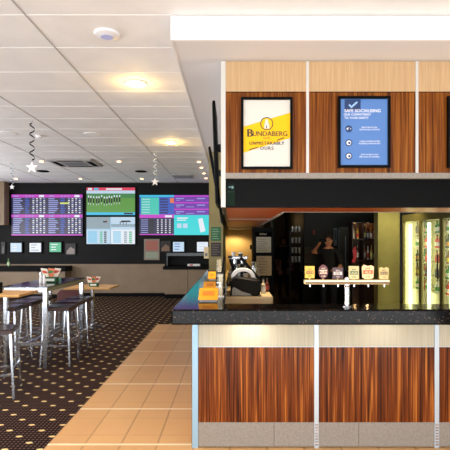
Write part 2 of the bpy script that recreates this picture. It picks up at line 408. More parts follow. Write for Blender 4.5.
# track brackets
for xx, yy in ((274, 7.0), (299, 4.6)): 
    pass
# green board on the shutter box
gs = B().box(-.05, px(235, 4.05), 4.02, 4.03, pz(206, 4.05), pz(184, 4.05))
gs.fq(-.045, px(234.5, 4.05), pz(190.5, 4.05), pz(185, 4.05), 4.0185, 1)
gs.fq(px(228.5, 4.05), px(231, 4.05), pz(188, 4.05), pz(187, 4.05), 4.0175, 2).fq(px(231.5, 4.05), px(233.5, 4.05), pz(189, 4.05), pz(186.5, 4.05), 4.0175, 2).text('. . . .', px(231, 4.05), pz(192.5, 4.05), .03, 4.0175, 2)
tag(gs.build('notice_board', [mat('dark_green_board', (8, 30, 16), .5, spec=.1), mat('board_head', (10, 22, 22), .5, spec=.1), mat('board_text', (110, 150, 150), .5)]),
    'small dark green board inside canopy corner beside metal post', 'sign')

# ================= FRAMED POSTERS =================
def frame(name, label, x0, y0, x1, y1, Y=3.985, fw=.021):
    X0, X1, Z0, Z1 = px(x0, Y), px(x1, Y), pz(y1, Y), pz(y0, Y)
    t = thing(name, label, 'poster', ((X0+X1)/2, Y, Z0))
    f = B().box(X0, X0+fw, Y-.03, Y-.001, Z0, Z1).box(X1-fw, X1, Y-.03, Y-.001, Z0, Z1).box(X0+fw, X1-fw, Y-.03, Y-.001, Z0, Z0+fw).box(X0+fw, X1-fw, Y-.03, Y-.001, Z1-fw, Z1)
    f.build('frame', 'black', t)
    return t, X0+fw, X1-fw, Z0+fw, Z1-fw, Y-.012
# rum poster
t, a, c, z0, z1, yy = frame('framed_poster', 'framed white and yellow rum poster on first timber panel', 241, 98, 292.3, 169.5)
fx = lambda u: a+(c-a)*u
fz = lambda v: z0+(z1-z0)*v
b = B().box(a, c, yy, yy+.01, z0, z1, 0)
b.poly([(fx(0), fz(.21)), (fx(1), fz(.43)), (fx(1), fz(.81)), (fx(0), fz(.60))], yy-.001, 1)
# crest: circle with bear figure
def disc(b, cx, cz, r, y, m, n=28, sx=1, sz=1): b.poly([(cx+r*sx*math.cos(2*math.pi*i/n), cz+r*sz*math.sin(2*math.pi*i/n)) for i in range(n)], y, m)
cx, cz = fx(.5), fz(.645); R_ = .056
disc(b, cx, cz, R_, yy-.0015, 2); disc(b, cx, cz, R_*.86, yy-.002, 1); 
b.poly([(cx-.022, cz-.042), (cx+.024, cz-.042), (cx+.02, cz-.01), (cx+.012, cz+.02), (cx+.008, cz+.038), (cx-.008, cz+.038), (cx-.014, cz+.018), (cx-.02, cz-.01)], yy-.0025, 0)
b.poly([(cx-.006, cz-.04), (cx+.002, cz-.04), (cx+.001, cz-.015), (cx-.004, cz-.012)], yy-.003, 2)
b.text('UNDABERG', cx+.028, fz(.46), .060, yy-.003, 2, .02, 1.0, .95)
b.text('B', cx-.145, fz(.45), .095, yy-.0035, 2, .03)
b.text('RUM', cx, fz(.415), .024, yy-.003, 3, .02, 1.3)
b.text('UNMISTAKABLY', cx, fz(.33), .040, yy-.0035, 2, .03, 1.12, .95)
b.text('OURS', cx, fz(.255), .040, yy-.0035, 2, .018, 1.2)
b.poly([(fx(.72), fz(.39)), (fx(.88), fz(.43)), (fx(.88), fz(.445)), (fx(.72), fz(.405))], yy-.003, 2)
b.poly([(fx(.12), fz(.245)), (fx(.31), fz(.285)), (fx(.31), fz(.30)), (fx(.12), fz(.26))], yy-.003, 2)
b.build('poster_print', [mat('poster_white', (220, 214, 204), .35, spec=.15), mat('poster_yellow', (250, 190, 26), .35, spec=.15), mat('poster_ink', (34, 26, 22), .4), mat('poster_red', (190, 70, 30), .4)], t)
# blue safety poster
t, a, c, z0, z1, yy = frame('framed_poster', 'framed blue safe socialising poster with white tick and icons on middle timber panel', 337.5, 97, 389.5, 168)
b = B().box(a, c, yy, yy+.01, z0, z1, 0)
b.fq(fx(.09), fx(.43), fz(.83), fz(.995), yy-.001, 1)
b.poly([(fx(.17), fz(.905)), (fx(.20), fz(.925)), (fx(.235), fz(.895)), (fx(.345), fz(.965)), (fx(.37), fz(.945)), (fx(.235), fz(.86))], yy-.002, 3)
b.text('SAFE SOCIALISING', fx(.47), fz(.80), .038, yy-.002, 2, .014, 1.0, 1.0)
b.text('OUR COMMITMENT', fx(.36), fz(.75), .026, yy-.002, 2, .01, 1.0, 1.0)
b.text('TO YOUR SAFETY', fx(.34), fz(.70), .026, yy-.002, 2, .01, 1.0, 1.0)
for i, (v, l1, l2) in enumerate(((.55, 'PRACTISE SOCIAL', 'DISTANCING ALWAYS'), (.34, 'CLEAN HANDS OFTEN', 'HYGIENE IS IMPORTANT'), (.14, 'STAY HOME IF YOU', 'FEEL SICK OR UNWELL'))):
    disc(b, fx(.18), fz(v), .030, yy-.0015, 1); disc(b, fx(.18), fz(v), .02, yy-.002, 2, sz=.5 if i == 0 else 1); disc(b, fx(.18)+.004, fz(v)-.002, .011, yy-.0025, 1)
    b.text(l1, fx(.62), fz(v+.012), .017, yy-.002, 2, .008); b.text(l2, fx(.62), fz(v-.022), .017, yy-.002, 2, .008)
b.build('poster_print', [mat('poster_blue', (92, 132, 194), .35, spec=.15), mat('poster_navy', (24, 54, 104), .4), mat('poster_text_white', (240, 243, 248), .5), mat('poster_tick', (150, 190, 236), .4)], t)
t, a, c, z0, z1, yy = frame('framed_poster', 'white poster in black frame cut off at the right edge', 446.5, 97, 498, 168)
B().box(a, c, yy, yy+.01, z0, z1, 0).build('poster_print', 'plasticwhite', t)

# ================= BAR COUNTER =================
YC = 3.61; xl = -.44
t = thing('bar_counter', 'timber fronted bar counter with black granite top and metal kick plates', 'bar counter', (2, YC, 0))
ct = B().prism([(xl, 3.31), (4.5, 3.31), (4.5, 3.62), (-.06, 3.62), (-.06, 7.95), (xl, 7.95)], 'z', 1.005, 1.117)
ct.build('countertop', 'granite', t, bevel=.012)
cp = [px(316.3, YC)+k*.936 for k in range(-1, 5)]
cp[0] = px(195.2, YC)
zt, zm, zk = 1.004, pz(347, YC), pz(422, YC)
for i in range(len(cp)-1):
    a, c = cp[i]+.018, cp[i+1]-.018
    if i == 0: a = cp[0]+.024
    if c > 4.5: c = 4.45
    if a > c: continue
    B().box(a, c, YC, YC+.02, zm+.004, zt).build('pale_panel', 'creampanel', t)
    B().box(a, c, YC-.004, YC+.02, zk, zm).build('timber_panel', 'rosewood', t)
    B().box(a, c, YC-.006, YC+.0, zm, zm+.004).build('panel_strip', 'alu', t)
    jx = px([274, 358.5, 480, 580, 680][i], YC)
    kp = B().box(a, jx-.0015, YC-.007, YC+.02, .008, zk-.0005).box(jx+.0015, c, YC-.007, YC+.02, .008, zk-.0005); kp.build('kick_plate', 'steel', t)
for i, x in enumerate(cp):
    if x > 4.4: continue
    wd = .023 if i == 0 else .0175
    B().box(x-wd, x+wd-.0006, YC-.012, YC+.02, .0, zt).build('metal_post', 'bluelitalu' if i == 0 else 'alu', t)
    if i: 
        pp = B()
        for k in range(8): pp.box(x-.012, x+.012, YC-.016, YC-.0121, .02+k*.022, .032+k*.022)
        pp.build('slotted_plate', 'chrome', t)
B().box(cp[0]-.02, 4.45, YC+.021, YC+.03, 0, zt).build('body_panel', 'blackmatte', t)
B().box(-.32, -.30, YC+.031, 7.9, 0, zt).build('side_panel', 'rosewood', t)
B().box(-.30, 4.45, YC+.03, YC+.26, .0, .02).build('base', 'blackmatte', t)
led = B().box(-.2, 4.4, 3.575, 3.59, .997, 1.0045)
led.build('strip_light', mat('led_strip', (255, 240, 210), .5, emit=.8), t)
for x, p in ((px(250, 3.5), 1.0), (px(385, 3.5), .35), (1.9, .2)):
    area('counter_strip_lamp', (x, 3.50, .99), (0, 0, 0), .25, .03, p*1.1, (1, .93, .8))

# ---- beer font on the bar ----
YF = 3.46
t = thing('beer_font', 'long brass beer tap rail with six badges on steel post', 'beer tap', (px(347, YF), YF, 1.117))
B().lathe((px(347, YF), YF, 1.117), [(.034, 0), (.034, .006), (.019, .012), (.018, .145), (.021, .16), (.021, .215), (.014, .222)], 20).build('post', 'chrome', t)
zr = pz(282.5, YF)
B().box(px(304, YF), px(389, YF), YF-.028, YF+.03, zr-.012, zr+.022).build('rail', 'brass', t, bevel=.008)
B().box(px(305, YF), px(388.5, YF), YF-.0305, YF-.0285, zr-.005, zr+.005).build('rail_groove', mat('brown_groove', (96, 50, 26), .5), t)
B().box(px(304.5, YF), px(388, YF), YF-.03, YF-.0285, zr+.0075, zr+.019).build('painted_rail_glow', mat('lit_rail_strip', (250, 236, 200), .4), t)  # rail's illuminated look put into a pale colour; emits nothing
badges = [(309.5, 9.5, 266, 279, 'sq', (236, 186, 52), (120, 50, 20), 'XXXX', (236, 186, 52)),
          (323, 9.5, 264.5, 279.5, 'oval', (92, 24, 18), (230, 200, 170), 'RUM', (200, 110, 50)),
          (337.5, 10.5, 267.5, 279.5, 'sq', (70, 28, 26), (220, 205, 195), 'BITTER', (150, 60, 50)),
          (353.5, 10, 266, 280, 'sq', (210, 190, 130), (40, 90, 50), 'LAGER', (40, 90, 50)),
          (367.5, 12, 264.5, 280, 'shield', (236, 208, 150), (200, 80, 30), 'ALE', (220, 110, 50)),
          (383.5, 9.5, 267, 280, 'top', (220, 190, 120), (80, 50, 25), 'GOLD', (220, 190, 120))]
for i, (bx, bw, t0, t1, sh, c1, c2, word, c3) in enumerate(badges):
    X, Wd, Za, Zb = px(bx, YF), bw*YF/F, pz(t1-1, YF), pz(t0, YF)
    Hh = Zb-Za; cz = (Za+Zb)/2
    if sh == 'oval': out = [(X+Wd/2*math.cos(a_)*1.0, cz+Hh/2*math.sin(a_)) for a_ in [2*math.pi*k/20 for k in range(20)]]
    elif sh == 'shield': out = [(X-Wd*.45, Za+Hh*.1), (X-Wd*.2, Za), (X+Wd*.2, Za), (X+Wd*.45, Za+Hh*.1), (X+Wd*.5, Zb-Hh*.15), (X+Wd*.3, Zb-Hh*.05), (X, Zb-Hh*.1), (X-Wd*.35, Zb), (X-Wd*.5, Zb-Hh*.2)]
    elif sh == 'top': out = [(X-Wd*.45, Za), (X+Wd*.45, Za), (X+Wd*.5, Zb-Hh*.1), (X+Wd*.25, Zb), (X, Zb-Hh*.12), (X-Wd*.25, Zb), (X-Wd*.5, Zb-Hh*.1)]
    else: out = [(X-Wd*.5, Za), (X+Wd*.5, Za), (X+Wd*.5, Zb), (X-Wd*.5, Zb)]
    bb = B().prism(out, 'y', YF-.012, YF, 0)
    ins = [(X+(p[0]-X)*.84, cz+(p[1]-cz)*.84) for p in out]
    bb.poly(ins, YF-.0125, 3)
    bb.fq(X-Wd*.40, X+Wd*.40, cz-Hh*.16, cz+Hh*.12, YF-.013, 1)
    bb.text(word, X, cz-Hh*.12, Hh*.27, YF-.0135, 2, .02, 1, min(1, 3.2/len(word)))
    bb.text('BEER' if i != 1 else 'ALE', X, Zb-Hh*.32, Hh*.16, YF-.0135, 1, .02); bb.text('4.5%', X, Za+Hh*.12, Hh*.16, YF-.0135, 1, .02)
    bb.v[:] = bb.v
    o = bb.build('tap_badge', [mat('badge%d' % i, c1, .4), mat('badge_band%d' % i, c2, .4), mat('badge_text%d' % i, c1 if i not in (2,) else (40, 20, 18), .4), mat('badge_face%d' % i, c3 if i in (0, 5) else c1, .4)], t)
    B().tube((X, YF-.004, zr+.0225), (X, YF-.004, Za-.0002), .006).build('tap_stem', 'brass', t)
    B().path([(X, YF-.02, zr-.0125), (X, YF-.02, zr-.03)], .007).build('spout', 'chrome', t)

# ---- orange caddies on the side counter ----
def caddy(x0, x1, Yn, hh, dp, label, rz=0):
    t = thing('coaster_tray', label, 'tray', ((x0+x1)/2, Yn+dp/2, 1.1175), 'orange trays on the side counter')
    b = B().prism([(Yn, 1.1175+.012), (Yn+.002, 1.1175+.022), (Yn+dp, 1.1175+hh), (Yn+dp, 1.1175+hh-.012), (Yn+.02, 1.1175+.01)], 'x', x0, x1)
    b.build('sloped_plate', 'orange', t, bevel=.003)
    g_ = B()
    ua, ub = .3, .7
    za = lambda u: 1.1175+.022+(hh-.022)*u+.0012
    g_.add([(x0+.03, Yn+dp*ua, za(ua)), (x1-.03, Yn+dp*ua, za(ua)), (x1-.03, Yn+dp*ub, za(ub)), (x0+.03, Yn+dp*ub, za(ub))], [(0, 1, 2, 3)])
    g_.build('label_print', mat('dark_orange_print', (226, 130, 40), .4), t)
    B().box(x0+.01, x1-.01, Yn+.02, Yn+dp-.004, 1.1175, 1.1175+.0105).box(x0+.02, x1-.02, Yn+dp-.03, Yn+dp-.01, 1.1175+.0106, 1.1175+hh-.016).build('base', 'plasticwhite', t)
caddy(px(198.5, 3.78), px(218, 3.78), 3.74, .095, .17, 'orange sloped tray on side counter, nearest of three')
caddy(px(203, 4.6), px(216, 4.6), 4.60, .075, .16, 'orange sloped tray on side counter, middle of three')
caddy(px(208, 5.9), px(216, 5.9), 5.85, .10, .15, 'orange sloped tray on side counter, farthest of three')
# ---- clear straw and cup dispensers ----
def dispenser(X, Y, h, r, label, name='cup_dispenser', m='glass', nn=5):
    t = thing(name, label, 'dispenser', (X, Y, 1.1175))
    B().lathe((X, Y, 1.1175), [(r*1.15, 0), (r*1.15, .01), (r, .012)], 16).build('base', 'plasticwhite', t)
    B().lathe((X, Y, 1.1296), [(r*.9, 0), (r*.95, h-.02), (r*1.05, h)], 16).build('clear_tube', m, t)
    for k in range(nn):
        a = k*2*math.pi/nn; dx, dy = r*.5*math.cos(a), r*.5*math.sin(a)
        B().tube((X+dx*.5, Y+dy*.5, 1.13), (X+dx, Y+dy, 1.13+h*.96), .005, n=6).build('straw', 'straw', t)
dispenser(px(220.5, 4.05), 4.05, .19, .028, 'clear tub of white straws beside nearest orange tray')
dispenser(px(219.5, 4.9), 4.9, .22, .035, 'tall clear tub of straws behind the nearest straw tub')
dispenser(px(219, 6.3), 6.3, .24, .04, 'farthest clear tub of straws near the olive pier')
t = thing('hand_sanitiser', 'clear pump bottle at inner corner of side counter', 'bottle', (px(217.5, 3.9)+.02, 3.96, 1.1175)); 

for ch in [t]:
    X, Y = t.location.x, t.location.y
    B().lathe((X, Y, 1.1175), [(.022, 0), (.024, .01), (.024, .07), (.01, .085), (.01, .095)], 14).build('bottle_body', 'glass', t)
    B().lathe((X, Y, 1.2126), [(.012, 0), (.012, .015), (.004, .016), (.004, .035)], 12).box(X-.03, X+.006, Y-.005, Y+.005, 1.2476, 1.256).build('pump', 'plasticwhite', t)

# ---- bench behind and the machine on it ----
YN = 5.57
zbn = pz(296.5, YN)
t = thing('back_bench', 'cream work bench behind side counter under the till', 'bench', (.16, 5.9, 0))
B().box(px(223.5, YN), px(273, YN), YN, 8.6, zbn-.09, zbn).build('benchtop', 'benchwhite', t, bevel=.01)
B().box(px(224.5, YN), px(272, YN), YN+.04, 8.55, .1, zbn-.091).build('cupboard', 'wains', t)
B().box(px(225.5, YN), px(271, YN), YN+.08, 8.5, 0, .099).build('plinth', 'black', t)
# till / machine: black wedge housing with grey flank and white domed lid
t = thing('glass_washer', 'black and grey machine with white domed lid on cream bench', 'machine', (px(244, 5.62), 5.75, zbn))
x0, x1 = px(230, YN), px(261, YN); zt_ = pz(279, YN); 
pr = [(x0, zbn+.001), (x1-.03, zbn+.001), (x1, zbn+.06), (x1, zt_-.03), (x0+.06, zt_+.015), (x0+.015, zt_-.02)]
B().prism(pr, 'y', YN+.02, YN+.36).build('housing', 'black', t, bevel=.012)
B().prism([(x0+.02, zbn+.008), (x0+.27, zbn+.008), (x0+.24, zbn+.03), (x0+.15, zbn+.055), (x0+.05, zbn+.11), (x0+.03, zbn+.10)], 'y', YN+.012, YN+.0199).build('grey_flank', 'plasticgrey', t)
dm = B(); n = 16
for i in range(n):
    a0, a1 = math.pi*i/n, math.pi*(i+1)/n
    cx = px(244, YN); R1, R2 = .155, .105; hz = zt_-.01
    q = [(cx+R2*math.cos(a0), hz+R2*.75*math.sin(a0)), (cx+R1*math.cos(a0), hz+R1*.75*math.sin(a0)), (cx+R1*math.cos(a1), hz+R1*.75*math.sin(a1)), (cx+R2*math.cos(a1), hz+R2*.75*math.sin(a1))]
    dm.prism(q, 'y', YN+.37, YN+.55)
dm.build('domed_lid', 'plasticwhite', t)
# tilted black screens (tills seen from the side)
def till(Xb, Y, label, lean, h, m='black'):
    t = thing('till_screen', label, 'till', (Xb, Y, zbn))
    B().box(Xb-.09, Xb+.09, Y, Y+.2, zbn+.001, zbn+.02).build('foot', 'black', t, bevel=.004)
    B().bar((Xb, Y+.1, zbn+.0205), (Xb+.02, Y+.1, zbn+.14), .04, .05).build('neck', 'darkmetal', t)
    p0 = (Xb+lean*.9, zbn+.06); p1 = (Xb-lean, zbn+h)
    d = Vector((p1[0]-p0[0], p1[1]-p0[1])).normalized(); nx, nz = -d[1]*.02, d[0]*.02
    B().prism([(p0[0]-nx, p0[1]-nz), (p0[0]+nx, p0[1]+nz), (p1[0]+nx, p1[1]+nz), (p1[0]-nx, p1[1]-nz)], 'y', Y-.02, Y+.26).build('screen', m, t, bevel=.004)
    B().box(p1[0]-.03, p1[0]+.03, Y+.07, Y+.17, p1[1]+.01, p1[1]+.05).build('printer', 'darkmetal', t)
till(px(253, 6.4), 6.4, 'black tilted till screen behind the domed machine', .17, .44)
till(px(234, 6.9), 6.9, 'second black till screen farther back on cream bench', .06, .40)
# coffee equipment farther back
X = .115
t = thing('coffee_machine', 'steel and black coffee machine in front of yellow alcove wall', 'coffee machine', (X, 7.8, zbn))
B().box(X-.14, X+.12, 7.75, 8.15, zbn+.001, zbn+.1).box(X-.14, X+.12, 7.95, 8.15, zbn+.1, zbn+.36).build('body', 'darkmetal', t, bevel=.01)
B().box(X-.16, X+.14, 7.75, 8.15, zbn+.3605, zbn+.42).build('head', 'chrome', t, bevel=.012)
for dx in (-.07, .05): B().tube((X+dx, 7.82, zbn+.36), (X+dx, 7.82, zbn+.29), .03).tube((X+dx, 7.82, zbn+.305), (X+dx, 7.66, zbn+.29), .010).build('group_handle', 'chrome', t)
cup = B().lathe((X-.1, 7.85, zbn+.4205), [(.02, 0), (.035, .06), (.038, .065)], 12)
tag(cup.build('cup', 'plasticwhite'), 'white cup on left side of the coffee machine', 'cup', 'cups on the coffee machine')
cup = B().lathe((X+.02, 7.85, zbn+.4205), [(.02, 0), (.035, .06), (.038, .065)], 12)
tag(cup.build('cup', 'plasticwhite'), 'white cup in middle of the coffee machine top', 'cup', 'cups on the coffee machine')
bottle_mats = {}
def bottle(X, Y, z, h, r, col, lab, label, group, cap=(30, 30, 30), cat='bottle', simple=False):
    k = ('b', col); mb = mat('glass_%d_%d_%d' % col, col, .12, spec=.8); ml = mat('label_%d_%d_%d' % lab, lab, .5); mc = mat('cap_%d_%d_%d' % cap, cap, .4)
    b = B().lathe((X, Y, z), [(r*.9, 0, 0), (r, .01*h/.3, 0), (r, h*.15, 1), (r*1.01, h*.45, 1), (r, h*.451, 0), (r, h*.58, 0), (r*.4, h*.72, 0), (r*.34, h*.9, 2), (r*.38, h*.9+.001, 2), (r*.38, h, 2)], 12)
    return tag(b.build('bottle', [mb, ml, mc]), label, cat, group)
bottle(-.015, 7.2, zbn+.001, .34, .035, (60, 30, 14), (210, 190, 150), 'brown syrup bottle left of coffee machine on bench', None)
bottle(px(246, 7.3), 7.3, zbn+.001, .36, .035, (40, 10, 8), (190, 180, 160), 'dark bottle with red cap right of coffee machine', None, cap=(90, 30, 20))
bottle(px(263, 5.9), 5.85, zbn+.001, .20, .03, (220, 210, 180), (240, 240, 230), 'pale squeeze bottle right of domed machine', None)
bottle(px(267, 6.1), 6.1, zbn+.001, .18, .03, (90, 40, 30), (150, 60, 50), 'short brown bottle at right end of cream bench', None)

for k, (jx, jy, jh) in enumerate(((.09, 7.45, .30), (.225, 7.47, .28), (.345, 7.42, .34))):
    b = B().lathe((jx, jy, zbn+.001), [(.045, 0), (.05, .01), (.042, jh*.7), (.036, jh*.8), (.044, jh)], 16)
    b.tube((jx+.04, jy, zbn+jh*.8), (jx+.085, jy, zbn+jh*.7), .007).tube((jx+.085, jy, zbn+jh*.7), (jx+.085, jy, zbn+jh*.3), .007).tube((jx+.085, jy, zbn+jh*.3), (jx+.042, jy, zbn+jh*.25), .007)
    tag(b.build('steel_jug', 'chrome'), '%s steel jug on cream bench behind the domed machine' % ['left', 'middle', 'tallest and rightmost'][k], 'jug', 'steel jugs on the cream bench')
# narrow black till on the side counter's inner edge
t = thing('counter_till', 'black till with upright screen at inner edge of side counter', 'till', (-.10, 4.5, 1.1175))
B().box(-.135, -.068, 4.42, 4.62, 1.1175, 1.14).build('foot', 'black', t, bevel=.004)
B().bar((-.10, 4.52, 1.1402), (-.10, 4.52, 1.24), .03, .04).build('neck', 'darkmetal', t)
B().prism([(-.125, 1.19), (-.105, 1.185), (-.070, 1.45), (-.088, 1.455)], 'y', 4.38, 4.68).build('screen', 'black', t, bevel=.004)
t = thing('card_reader', 'small black card reader on round stand beside the black till', 'card reader', (-.115, 4.15, 1.1175))
B().lathe((-.115, 4.15, 1.1175), [(.035, 0), (.035, .006), (.01, .012), (.01, .09)], 16).build('stand', 'darkmetal', t)
B().box(-.15, -.08, 4.135, 4.165, 1.208, 1.33).build('keypad_body', 'black', t, bevel=.006)
b = B()
for r_ in range(4):
    for c_ in range(3): b.fq(-.141+.019*c_, -.127+.019*c_, 1.22+.014*r_, 1.229+.014*r_, 4.1345)
b.fq(-.142, -.088, 1.285, 1.318, 4.1345)
b.build('keys', 'plasticgrey', t)
# dark cabinet with two notices
t = thing('tall_cabinet', 'tall black cabinet behind the bench carrying two pinned notices', 'cabinet', (.6, 9.0, 0))
B().box(px(253, 9), px(274, 9), 9.0, 9.6, .0, 1.88).build('body', 'black', t)
B().box(px(255, 9), px(272, 9), 8.985, 8.999, pz(236, 9), pz(232, 9)).build('header_plate', 'blackmatte', t)
B().text('MENU', px(263, 9), pz(235, 9), .05, 8.984, 0, .01).build('lettering', 'paper', t)
def notice(x0, y0, x1, y1, Y, m, label, nm='paper_notice', lines=6, ink=(120, 112, 96)):
    X0, X1, Z0, Z1 = px(x0, Y), px(x1, Y), pz(y1, Y), pz(y0, Y)
    b = B().box(X0, X1, Y-.004, Y-.0005, Z0, Z1)
    for k in range(lines):
        z = Z1-(Z1-Z0)*(k+1)/(lines+1)
        b.fq(X0+(X1-X0)*.12, X0+(X1-X0)*random.uniform(.6, .88), z-.004, z+.004, Y-.005, 1)
    return tag(b.build(nm, [M[m] if isinstance(m, str) else m, mat('ink_%d' % ink[0], ink, .7)]), label, 'notice')
notice(256.2, 237, 271, 252.5, 8.995, 'paper', 'upper white notice on tall black cabinet')
notice(256.4, 256, 271.5, 275.5, 8.995, 'paper2', 'lower cream notice on tall black cabinet')
# pier signs
notice(211, 227, 221, 241, 7.998, mat('green_sign', (24, 96, 50), .5), 'green sign on the olive pier above black notice', 'wall_sign', 5, (150, 190, 160))
notice(211, 242.5, 221, 256.5, 7.998, mat('black_sign', (36, 24, 22), .5), 'black notice with pale print on olive pier', 'wall_sign', 5, (130, 118, 110))
b = B().box(px(204, 8.05), px(204, 8.05)+.08, 8.03, 8.12, pz(258.5, 8.05), pz(247, 8.05)); b.box(px(204, 8.05)+.015, px(204, 8.05)+.06, 8.02, 8.03, pz(256, 8.05), pz(253, 8.05), 1)
tag(b.build('dispenser_box', ['benchwhite', 'plasticgrey']), 'cream dispenser box mounted on left side of olive pier', 'dispenser')
b = B().box(px(224, 8.2), px(226, 8.2)+.01, 8.14, 8.18, pz(250, 8.2), pz(235, 8.2))
# photographs hung in alcove
b = B().box(px(250, 11.5), px(252.5, 11.5), 11.56, 11.6, pz(249.5, 11.5), pz(245, 11.5))
tag(b.build('wall_socket', 'blackmatte'), 'small black box on the yellow alcove wall', 'switch')

# ================= HANGING SCREENS BESIDE CANOPY =================
def side_tv(label, Y0, Y1, top, bot):
    (tx, tz), (bx_, bz) = top, bot
    t = thing('hanging_television', label, 'television', ((tx+bx_)/2, (Y0+Y1)/2, bz))
    d = Vector((bx_-tx, bz-tz)).normalized(); n = Vector((-d.y, d.x))*1.0
    if n.x < 0: n = -n
    n *= .026
    B().prism([(tx, tz), (bx_, bz), (bx_+n.x, bz+n.y), (tx+n.x, tz+n.y)], 'y', Y0, Y1).build('casing', 'black', t, bevel=.004)
    mx_, mz = tx*.6+bx_*.4+n.x, tz*.6+bz*.4+n.y
    dd = d*.12
    e_ = -.0995
    if mx_ < e_-.01:
        B().box(mx_+.002, e_, (Y0+Y1)/2-.05, (Y0+Y1)/2+.05, mz-.03, mz+.03).build('wall_bracket', 'darkmetal', t)
    B().prism([(tx-.001, tz-.01), (bx_-.001, bz+.01), (bx_-.004, bz+.01), (tx-.004, tz-.01)], 'y', Y0+.01, Y1-.01).build('screen', mat('screen_glass', (6, 6, 8), .08), t)
side_tv('black portrait screen tilted off canopy side, nearest to the metal post', 4.25, 4.85, (-.185, 2.90), (-.155, 1.95))
side_tv('black landscape screen tilted off canopy side, behind the portrait one', 5.05, 6.0, (-.265, 2.64), (-.17, 2.08))
side_tv('black screen tilted off canopy side, third from the metal post', 6.3, 7.3, (-.235, 2.42), (-.155, 1.86))

# ================= BAR INTERIOR RIGHT =================
# back shelf unit with bottles
YS = 9.4; xa, xm, xb_ = px(352, YS), px(363, YS), px(379.5, YS)
t = thing('bottle_shelf', 'dark timber bottle shelf beside the olive bar wall', 'shelf', ((xa+xb_)/2, YS+.15, 0))
zs = [pz(283, YS), pz(260, YS), pz(239, YS), pz(222, YS)]
M['darkshelf'] = mat('dark_brown_shelf', (40, 18, 12), .4)
for x in (xa, xm, xb_): B().box(x, x+.02, YS, YS+.28, 0, zs[3]).build('upright', 'darkshelf', t)
for z in zs: B().box(xa+.0205, xm-.0005, YS+.002, YS+.28, z-.02, z).box(xm+.0205, xb_-.0005, YS+.002, YS+.28, z-.02, z).build('shelf_board', 'darkshelf', t)
B().box(xa, xb_+.02, YS+.281, YS+.295, 0, zs[3]).build('back_board', mat('brown_back_board', (92, 60, 28), .5), t)
point('shelf_lamp', (xa+.09, YS+.12, zs[3]-.05), .35, (1, .6, .25), .02)
point('shelf_lamp', (xm+.12, YS+.12, zs[3]-.05), .6, (1, .65, .3), .02)
cols = [(150, 90, 30), (30, 50, 20), (210, 200, 190), (60, 25, 10), (190, 150, 40)]
labs = [(230, 225, 210), (200, 60, 40), (240, 230, 120), (180, 180, 190)]
rows = {0: 'bottom lit row', 1: 'lower row', 2: 'top lit row'}
n = 0
for r in (0, 1, 2):
    xs = [xa+.055+.085*k for k in range(2)] + [xm+.06+.07*k for k in range(4)]
    for k, x in enumerate(xs):
        h = random.uniform(.24, .30) if r != 1 else random.uniform(.28, .36)
        lb = labs[(k+r*2) % 4]; cl = cols[(k*2+r) % 5]
        side = 'left' if k < 2 else 'right'
        pos = ['first', 'second'][k] if k < 2 else ['first', 'second', 'third', 'fourth'][k-2]
        rr = ['lowest', 'middle', 'top'][r]
        bottle(x, YS+.1, zs[r]+.001, h, .028, cl, lb, '%s spirit bottle from the left in %s cell of %s shelf' % (pos, side, rr), 'spirit bottles on the dark timber shelf')
# red packet hanging
b = B().prism([(px(351.5, 9.35), pz(262, 9.35)), (px(355, 9.35), pz(263, 9.35)), (px(357, 9.35), pz(254, 9.35)), (px(355.5, 9.35), pz(246, 9.35)), (px(352.5, 9.35), pz(250, 9.35)), (px(353.5, 9.35), pz(256, 9.35))], 'y', 9.34, 9.37)
tag(b.build('red_decoration', mat('red_foil', (180, 34, 40), .3)), 'crumpled red decoration hanging on the timber shelf edge', 'decoration')
# white lit poster strip beside door
b = B().box(px(333.5, 10.98), px(337, 10.98), 10.97, 10.99, pz(246, 10.98), pz(228, 10.98)).fq(px(334.2, 10.98), px(336.4, 10.98), pz(240, 10.98), pz(230, 10.98), 10.969, 1)
tag(b.build('wall_poster', [mat('grey_poster', (130, 140, 136), .5), mat('poster_dark', (60, 70, 70), .5)]), 'narrow pale poster on dark wall left of glazed door', 'poster')
b = B().box(px(313, 10.98), px(315, 10.98), 10.97, 10.995, pz(234.5, 10.98), pz(230, 10.98)); 
tag(b.build('alarm_box', mat('red_alarm', (170, 50, 40), .5)), 'small red alarm box on dark bar wall', 'alarm')
b = B().box(px(304.5, 10.98), px(311, 10.98), 10.97, 10.995, pz(263, 10.98), pz(247, 10.98)); b.fq(px(305.2, 10.98), px(310.3, 10.98), pz(262, 10.98), pz(254, 10.98), 10.969, 1)
tag(b.build('framed_notice', [mat('notice_frame', (70, 66, 50), .5), mat('notice_maroon', (70, 22, 16), .5)]), 'small framed notice low on dark bar wall', 'notice')
# glass rack in the opening
YR = 10.6
t = thing('glass_rack', 'tall dark rack of glasses between the two people', 'rack', (px(296, YR), YR+.12, 0))
x0, x1 = px(290.5, YR), px(302.5, YR)
zz = [pz(262, YR), pz(253, YR), pz(243, YR), pz(232, YR)]
for x in (x0, x1-.015): 
    for y in (YR, YR+.235): B().box(x, x+.015, y, y+.015, 0, 1.9).build('upright', 'darkmetal', t)
for z in zz+[.5, .1]: B().box(x0+.0155, x1-.0155, YR, YR+.25, z-.012, z).build('rack_shelf', 'darkmetal', t)
M['gl'] = mat('bar_glass', (225, 225, 215), .08, alpha=.75, spec=1)
for i, z in enumerate(zz):
    for k in range(3):
        X = x0+.055+.08*k
        g_ = B().lathe((X, YR+.08, z+.001), [(.022, 0), (.024, .01), (.03, .10), (.032, .13)], 12)
        tag(g_.build('drinking_glass', 'gl'), '%s clear tumbler on the %s rack shelf' % (['left', 'middle', 'right'][k], ['lowest', 'second lowest', 'second highest', 'highest'][i]), 'glass', 'tumblers on the glass rack')
spot('rack_spot', (px(296, YR), 10.2, 2.4), 3, (1, .85, .65), 60, .6)
